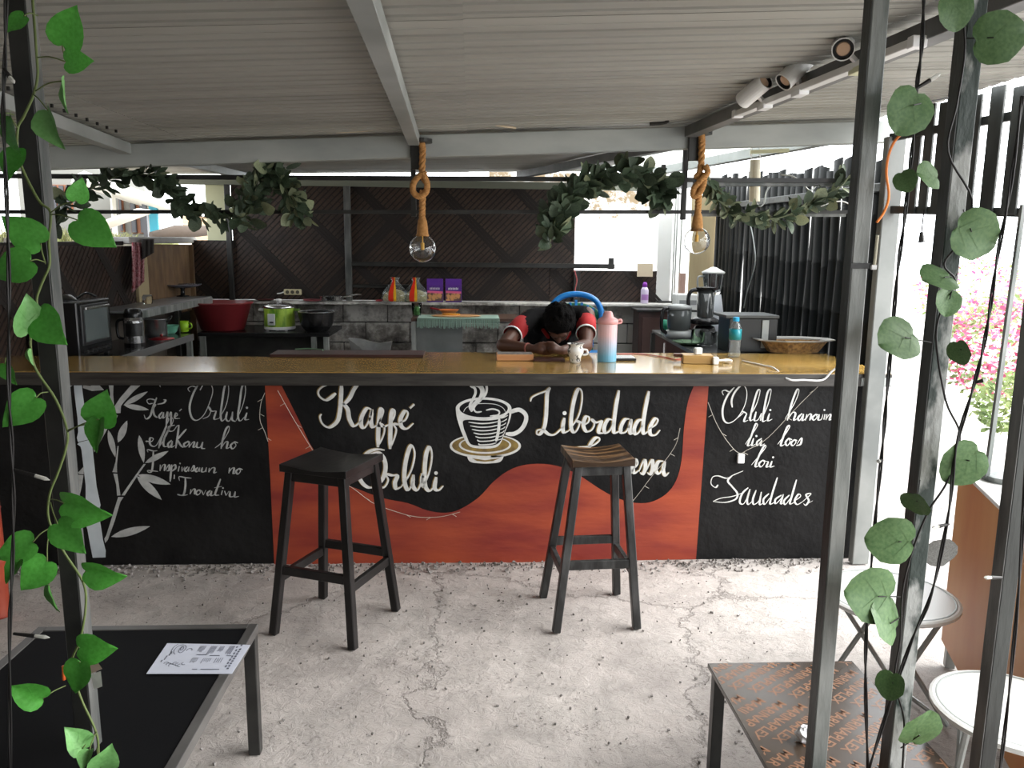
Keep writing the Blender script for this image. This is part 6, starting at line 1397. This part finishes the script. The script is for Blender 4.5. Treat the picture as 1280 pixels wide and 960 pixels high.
for p in vs:
    t = (p.y-.018)/.068; vv.append(aR+u_*(p.x*.62+.085)+(v_*math.sin(t)+out*math.cos(t))*.0608)
b.add(vv, fs); b.build('sleeve_lettering', m_shirt, sR)
b = MB(); b.tube([V((.44, 4.87, 1.11)), V((.47, 4.83, 1.07)), V((.50, 4.815, 1.05))], .012, 6); b.build('collar', m_shred, pr_)
b = MB(); b.tube([V((.60, 4.87, 1.13)), V((.60, 4.83, 1.09)), V((.575, 4.80, 1.06))], .012, 6); b.build('collar', m_shred, pr_)
b = MB(); b.tube([wrR-(wrR-elR).normalized()*.022+V((0, 0, 0)), wrR-(wrR-elR).normalized()*.030], .0305, 18); b.build('wristband', mat('brown_band', (.35, .12, .10), .6), pr_)
b = MB(); b.ball(hip-V((0, 0, .02)), (.19, .16, .10))
for s in (-1, 1):
    kn = V((.53+s*.13, 4.98, .66)); ft = V((.53+s*.12, 4.98, .30)); b.cap_(hip+V((s*.09, -.02, 0)), kn, .095, .07, 12); b.cap_(kn, ft, .068, .055, 12)
b.build('trousers', mat('dark_denim', (.03, .035, .05), .8), pr_, remesh=.01)
# hair: thick curly mass over the crown and back of the head
hc = hd-fz*.022+fy*.020
b = MB(); b.ball(hc, (.094, .104, .098), M=q, n=26, k=18)
b.ball(hd+fy*.055+fz*.02, (.078, .055, .060), M=q, n=18, k=12)
for i in range(150):
    d = V((R_.gauss(0, 1), R_.gauss(0, 1), R_.gauss(0, 1))).normalized()
    loc = q @ V((d.x*.090, d.y*.102, d.z*.095)); c_ = hc+loc
    rel = c_-hd
    if rel.dot(fz) > .045 and rel.dot(fy) < .035: continue
    b.ball(c_, R_.uniform(.010, .018), n=7, k=5)
b.build('hair', m_hair, pr_, remesh=.005)
for s in (-1, 1):
    e = hd+fz*.076+fx*.030*s+fy*.003; b = MB(); b.ball(e, .012, n=10, k=7); b.build('eye', mat('eye_dark', (.05, .03, .02), .3), pr_)
sps = stool(.53, 5.34, .56, 0, .30, .36, 'dark stool under the person behind the counter', False); sps['group'] = 'seat behind the bar'

# ---------------------------------------------------------------- outdoors, left bank and house
def bank():
    vs = []; nx, ny = 60, 90; fs = []
    for j in range(ny+1):
        for i in range(nx+1):
            x = -2.60-6.5*i/nx; y = 2.0+14*j/ny
            z = 1.60+.05*noise.noise(V((x*2, y*2, 0)))+.04*noise.noise(V((x*7, y*7, 2)))+.02*max(0, (-2.6-x))*(1 if y > 5.5 else .4)
            if i == 0: z = 1.50
            vs.append((x, y, z))
    for j in range(ny):
        for i in range(nx): a = j*(nx+1)+i; fs.append((a, a+nx+1, a+nx+2, a+1))
    k = len(vs); vs += [(-2.60, 2.0, -.05), (-2.60, 16, -.05)]; fs.append((0, k, k+1, ny*(nx+1)))
    b = MB(); b.add(vs, fs); return b.build('ground_bank', mat('pale_soil', (.42, .38, .32), .95, col2=(.20, .17, .13), scale=3, bump=.5), smooth=True)
struct(bank())
gb = MB()
for i in range(2600):
    y = R_.uniform(4.2, 7.6); x = -2.66-abs(R_.gauss(0, .28)); h = R_.uniform(.04, .15)*(1 if y < 6.7 else .5); a = R_.uniform(0, 6.28); w_ = .004
    lean = V((R_.uniform(-.6, .6), R_.uniform(-.6, .6), 1)).normalized()*h; p = V((x, y, 1.60)); s = V((math.cos(a)*w_, math.sin(a)*w_, 0))
    gb.add([p-s, p+s, p+lean*.6+s*.6, p+lean*.6-s*.6, p+lean+V((0, 0, -.2*h))], [(0, 1, 2, 3), (3, 2, 4)])
o = gb.build('grass', mat('dry_grass', (.30, .36, .10), .7, col2=(.50, .48, .25), scale=4)); tag(o, 'sunlit dry grass growing along the top of the bank outside the left opening', 'grass'); o['kind'] = 'stuff'
hs = thing('neighbour_house', 'pale neighbouring house with brown barred windows and a turquoise door panel', 'house', (-5, 11.5, 1.6))
HY = 11.5
def hp(px, py): return P(px, py, Y=HY)
def hbox(name, px0, py0, px1, py1, dp, mt, par, pro=0):
    a, c_ = hp(px0, py0), hp(px1, py1); b = MB(); b.box(min(a.x, c_.x), max(a.x, c_.x), HY-pro, HY-pro+dp, min(a.z, c_.z), max(a.z, c_.z)); return b.build(name, mt, par, bevel=0)
hbox('wall', 20, 205, 186, 318, .2, mat('house_wall', (.17, .17, .155), .8), hs)
m_wf = mat('brown_window_frame', (.20, .075, .035), .6); m_dk = mat('dark_pane', (.03, .03, .035), .1)
for (x0, y0, x1, y1, nx, ny) in ((66, 231, 92, 262, 3, 2), (149, 243, 157, 290, 1, 1), (163, 246, 186, 292, 2, 1)):
    f = hbox('window', x0, y0, x1, y1, .04, m_wf, hs, .04)
    for i in range(nx):
        for j in range(ny):
            wx, wy = (x1-x0)/nx, (y1-y0)/ny; hbox('pane', x0+i*wx+1.1, y0+j*wy+1.1, x0+(i+1)*wx-1.1, y0+(j+1)*wy-1.1, .02, m_dk, f, .06)
hbox('pillar', 157, 240, 163, 300, .12, m_plaster, hs, .5)
d_ = hbox('door_panel', 196, 255, 209, 300, .05, mat('turquoise_paint', (.02, .22, .30), .5), hs, .3); hbox('door_frame', 188, 255, 196, 300, .05, m_dk, hs, .3)
a, c_ = hp(135, 222), hp(218, 246)
b = MB(); b.beam((hp(132, 228).x, HY-.8, hp(132, 228).z), (hp(220, 262).x, HY-.2, hp(220, 262).z), .9, .10); b.build('eave', m_plaster, hs)
b = MB(); b.beam((hp(174, 287).x, HY-1.2, hp(174, 287).z), (hp(226, 268).x, HY-1.2, hp(226, 268).z), .5, .03); b.build('awning', m_plaster, hs)
b = MB(); q1, q2 = P(228, 270, Y=9.5), P(262, 298, Y=9.5); b.box(q1.x, q2.x, 9.5, 9.6, 1.6, q1.z); tag(b.build('timber_stack', mat('pale_timber', (.55, .40, .26), .7, col2=(.4, .28, .18), scale=10, stretch=(.3, 1, 6))), 'pale timber fence panel beyond the left opening, right of the turquoise panel', 'fence')
lg_ = MB(); q1, q2 = P(190, 296, Y=7.9), P(262, 288, Y=8.4); lg_.tube([q1, q1.lerp(q2, .4)+V((0, 0, .02)), q2], [.05, .07, .05], 9); tag(lg_.build('log', mat('dark_log', (.06, .045, .035), .9, bump=.6, scale=6), smooth=True), 'dark log lying on the bank in front of the house', 'log')
# plastered neighbour wall behind the window
b = MB(); b.box(.2, 4.6, 9.0, 9.2, 0, 2.42); o = b.build('wall_outside', m_lichen); struct(o)

# ---------------------------------------------------------------- right side: picket screen, garden
ps = thing('picket_screen', 'screen of dark upright pickets fixed to two rails above the open side', 'fence', (2.1, 3.4, 2.0))
r0, r1 = P(1108, 262, Y=3.86), P(1290, 266, X=2.2); u0, u1 = P(1110, 172, Y=3.86), P(1290, 140, X=2.2)
for nm, (a, c_) in (('rail', (r0, r1)), ('rail', (u0, u1))):
    b = MB(); d = (c_-a).normalized(); b.beam(a+V((.012, 0, 0)), c_+d*.5+V((.012, 0, 0)), .022, .036); b.build('rail', m_postdark, ps, bevel=.002)
for px in (1140, 1154, 1170, 1186, 1208, 1234, 1262, 1292):
    f = (px-1108)/182; Y = None
    # intersection of the sight line with the vertical plane of the rails
    n_ = (r1-r0).cross(V((0, 0, 1))); dv = P(px, 262, Y=1)-V((0, 0, EYE)); t = (r0-V((0, 0, EYE))).dot(n_)/dv.dot(n_); c_ = V((0, 0, EYE))+dv*t
    top = 2.235+R_.uniform(-.015, .015)+.03*f
    b = MB(); d = (r1-r0).normalized(); M_ = Matrix.Translation((c_.x-.004, c_.y, 0)) @ Matrix.Rotation(math.atan2(d.y, d.x), 4, 'Z')
    hw = .020+.018*f; b.box(-hw, hw, -.006, .006, c_.z-.02, top, M_); b.build('picket', m_postdark, ps, bevel=.0015)
# plywood cabinet outside
cbn = thing('plywood_cabinet', 'orange-brown plywood cabinet standing outside behind the steel posts', 'cabinet', (1.9, 2.5, 0))
A, B = V((1.86, 2.86, 0)), V((1.56, 1.95, 0)); d = (B-A).normalized(); nrm = V((d.y, -d.x, 0)); nrm = nrm if nrm.x > 0 else -nrm
def cbx(name, s0, s1, n0, n1, z0, z1, mt, bev=.002):
    b = MB(); c8 = []
    for z in (z0, z1):
        for (s, n_) in ((s0, n0), (s1, n0), (s1, n1), (s0, n1)): c8.append(A+d*s+nrm*n_+V((0, 0, z)))
    b.add(c8, [(0, 1, 2, 3), (7, 6, 5, 4), (0, 4, 5, 1), (1, 5, 6, 2), (2, 6, 7, 3), (3, 7, 4, 0)]); return b.build(name, mt, cbn, bevel=bev)
Lc = (B-A).length
cbx('side_panel', 0, Lc, 0, .018, .09, .79, mat('orange_plywood', (.50, .18, .06), .5, col2=(.58, .27, .10), scale=3, stretch=(1.5, 1.5, .5)))
cbx('body', .01, Lc, .018, .45, .09, .785, mat('cabinet_white', (.55, .5, .45), .6)); cbx('top', 0, Lc, -.012, .46, .79, .805, m_white)
for s in (.02, Lc-.05):
    for n_ in (.01, .41): cbx('foot', s, s+.035, n_, n_+.035, 0, .09, m_galv)
p_ = P(1248, 600, Z=.806); t = thing('upturned_stool', 'pale thin-legged round stool standing upside down on the plywood cabinet', 'stool', V((p_.x, p_.y, .806)))
b = MB(); b.lathe([(.0, .0), (.05, .0), (.055, .02), (.0, .03)], t.location, 20, sx=1, sy=1.3); b.build('seat', m_postgrey, t)
x_, y_ = p_.x, p_.y
for (px, py, top) in ((1233, 596, (1279, 256)), (1265, 618, (1283, 505))): 
    a = V((0, 0, 0))+P(px, py, Z=.82); c_ = P(top[0], top[1], Y=a.y+.02); b = MB(); b.beam(a, c_, .014, .014, up=(0, 1, 0)); b.build('leg', m_postgrey, t)
def round_table(c_, z, r, label, ang, grp='round white folding tables'):
    t = thing('folding_table', label, 'table', V((c_.x, c_.y, 0)), grp); o = V((c_.x, c_.y, 0))
    b = MB(); b.lathe([(.0, z-.02), (r-.01, z-.022), (r, z-.014), (r, z-.004), (r-.008, z), (.0, z)], o, 36); b.build('tabletop', m_white, t, smooth=False)
    b = MB(); b.lathe([(r-.022, z+.0006), (r-.018, z+.0016), (r-.014, z+.0006)], o, 36); b.build('rim_line', m_galv, t)
    for s in (-1, 1):
        M_ = Matrix.Rotation(ang, 4, 'Z')
        for k in (-1, 1):
            a = o+M_ @ V((k*r*.8, s*r*.55, 0)); c2 = o+M_ @ V((-k*r*.6, s*r*.55, z-.022)); b = MB(); b.tube([a+V((0, 0, .008)), c2], .009, 7); b.build('leg', m_galv, t)
        a = o+M_ @ V((s*r*.8, -r*.55, .012)); c2 = o+M_ @ V((s*r*.8, r*.55, .012)); b = MB(); b.tube([a, c2], .009, 7); b.build('foot_bar', m_galv, t)
round_table(P(1268, 885, Z=.45), .45, .195, 'round white folding table in front of the plywood cabinet', math.radians(60))
round_table(P(1112, 742, Z=.45), .45, .22, 'round white folding table partly hidden behind the flaked post', math.radians(12))
# garden
def bush(c_, r, mt, mt2, n, name, label, seed):
    rr = random.Random(seed); b = MB(); b2 = MB()
    for i in range(n):
        d = V((rr.gauss(0, 1), rr.gauss(0, 1), rr.gauss(0, 1))).normalized()*r*rr.uniform(.4, 1)**.4; d.z = d.z*.8; p = c_+d
        if p.z < .02: p.z = .02
        L = rr.uniform(.03, .08); u = V((rr.uniform(-1, 1), rr.uniform(-1, 1), rr.uniform(-.5, 1))).normalized()*L; s = u.orthogonal().normalized()*L*.25
        (b if rr.random() < .55 else b2).add([p, p+u*.5+s, p+u, p+u*.5-s], [(0, 1, 2, 3)])
    o = b.build(name, mt); tag(o, label, 'bush'); o['kind'] = 'stuff'
    q = b2.build('blossoms', mt2, o); q['kind'] = 'stuff'
m_flower = mat('pink_blossom', (.50, .05, .14), .6, col2=(.62, .12, .24), scale=9); m_bgreen = mat('bush_green', (.13, .20, .06), .7, col2=(.25, .30, .10), scale=5)
bush(P(1256, 435, Y=6.0), .52, m_flower, m_bgreen, 2600, 'flowering_bush', 'bush with pink flowers in the garden beyond the open side', 3)
bush(P(1215, 360, Y=9.0)-V((0, 0, .1)), .6, m_bgreen, m_flower, 1200, 'garden_bush', 'pale sunlit shrub standing farther back than the pink flowering bush', 4)
bush(P(1275, 490, Y=5.2)-V((0, 0, .1)), .28, m_bgreen, m_bgreen, 900, 'low_plants', 'low strap-leaved plants at the foot of the pink flowering bush', 5)
# orange stained pole at the left edge
pl_ = P(0, 770, Z=0); t = thing('bamboo_pole', 'thick orange stained bamboo pole standing at the left edge below the counter height', 'pole', pl_)
b = MB(); pts = []; rs = []
for i in range(5):
    z = i*.24; pts += [pl_+V((0, 0, z)), pl_+V((0, 0, z+.008)), pl_+V((0, 0, z+.016))]; rs += [.042, .0445, .042]
pts.append(pl_+V((0, 0, 1.02))); rs.append(.042)
b.tube(pts, rs, 16); b.build('stem', m_orange, t, smooth=True)
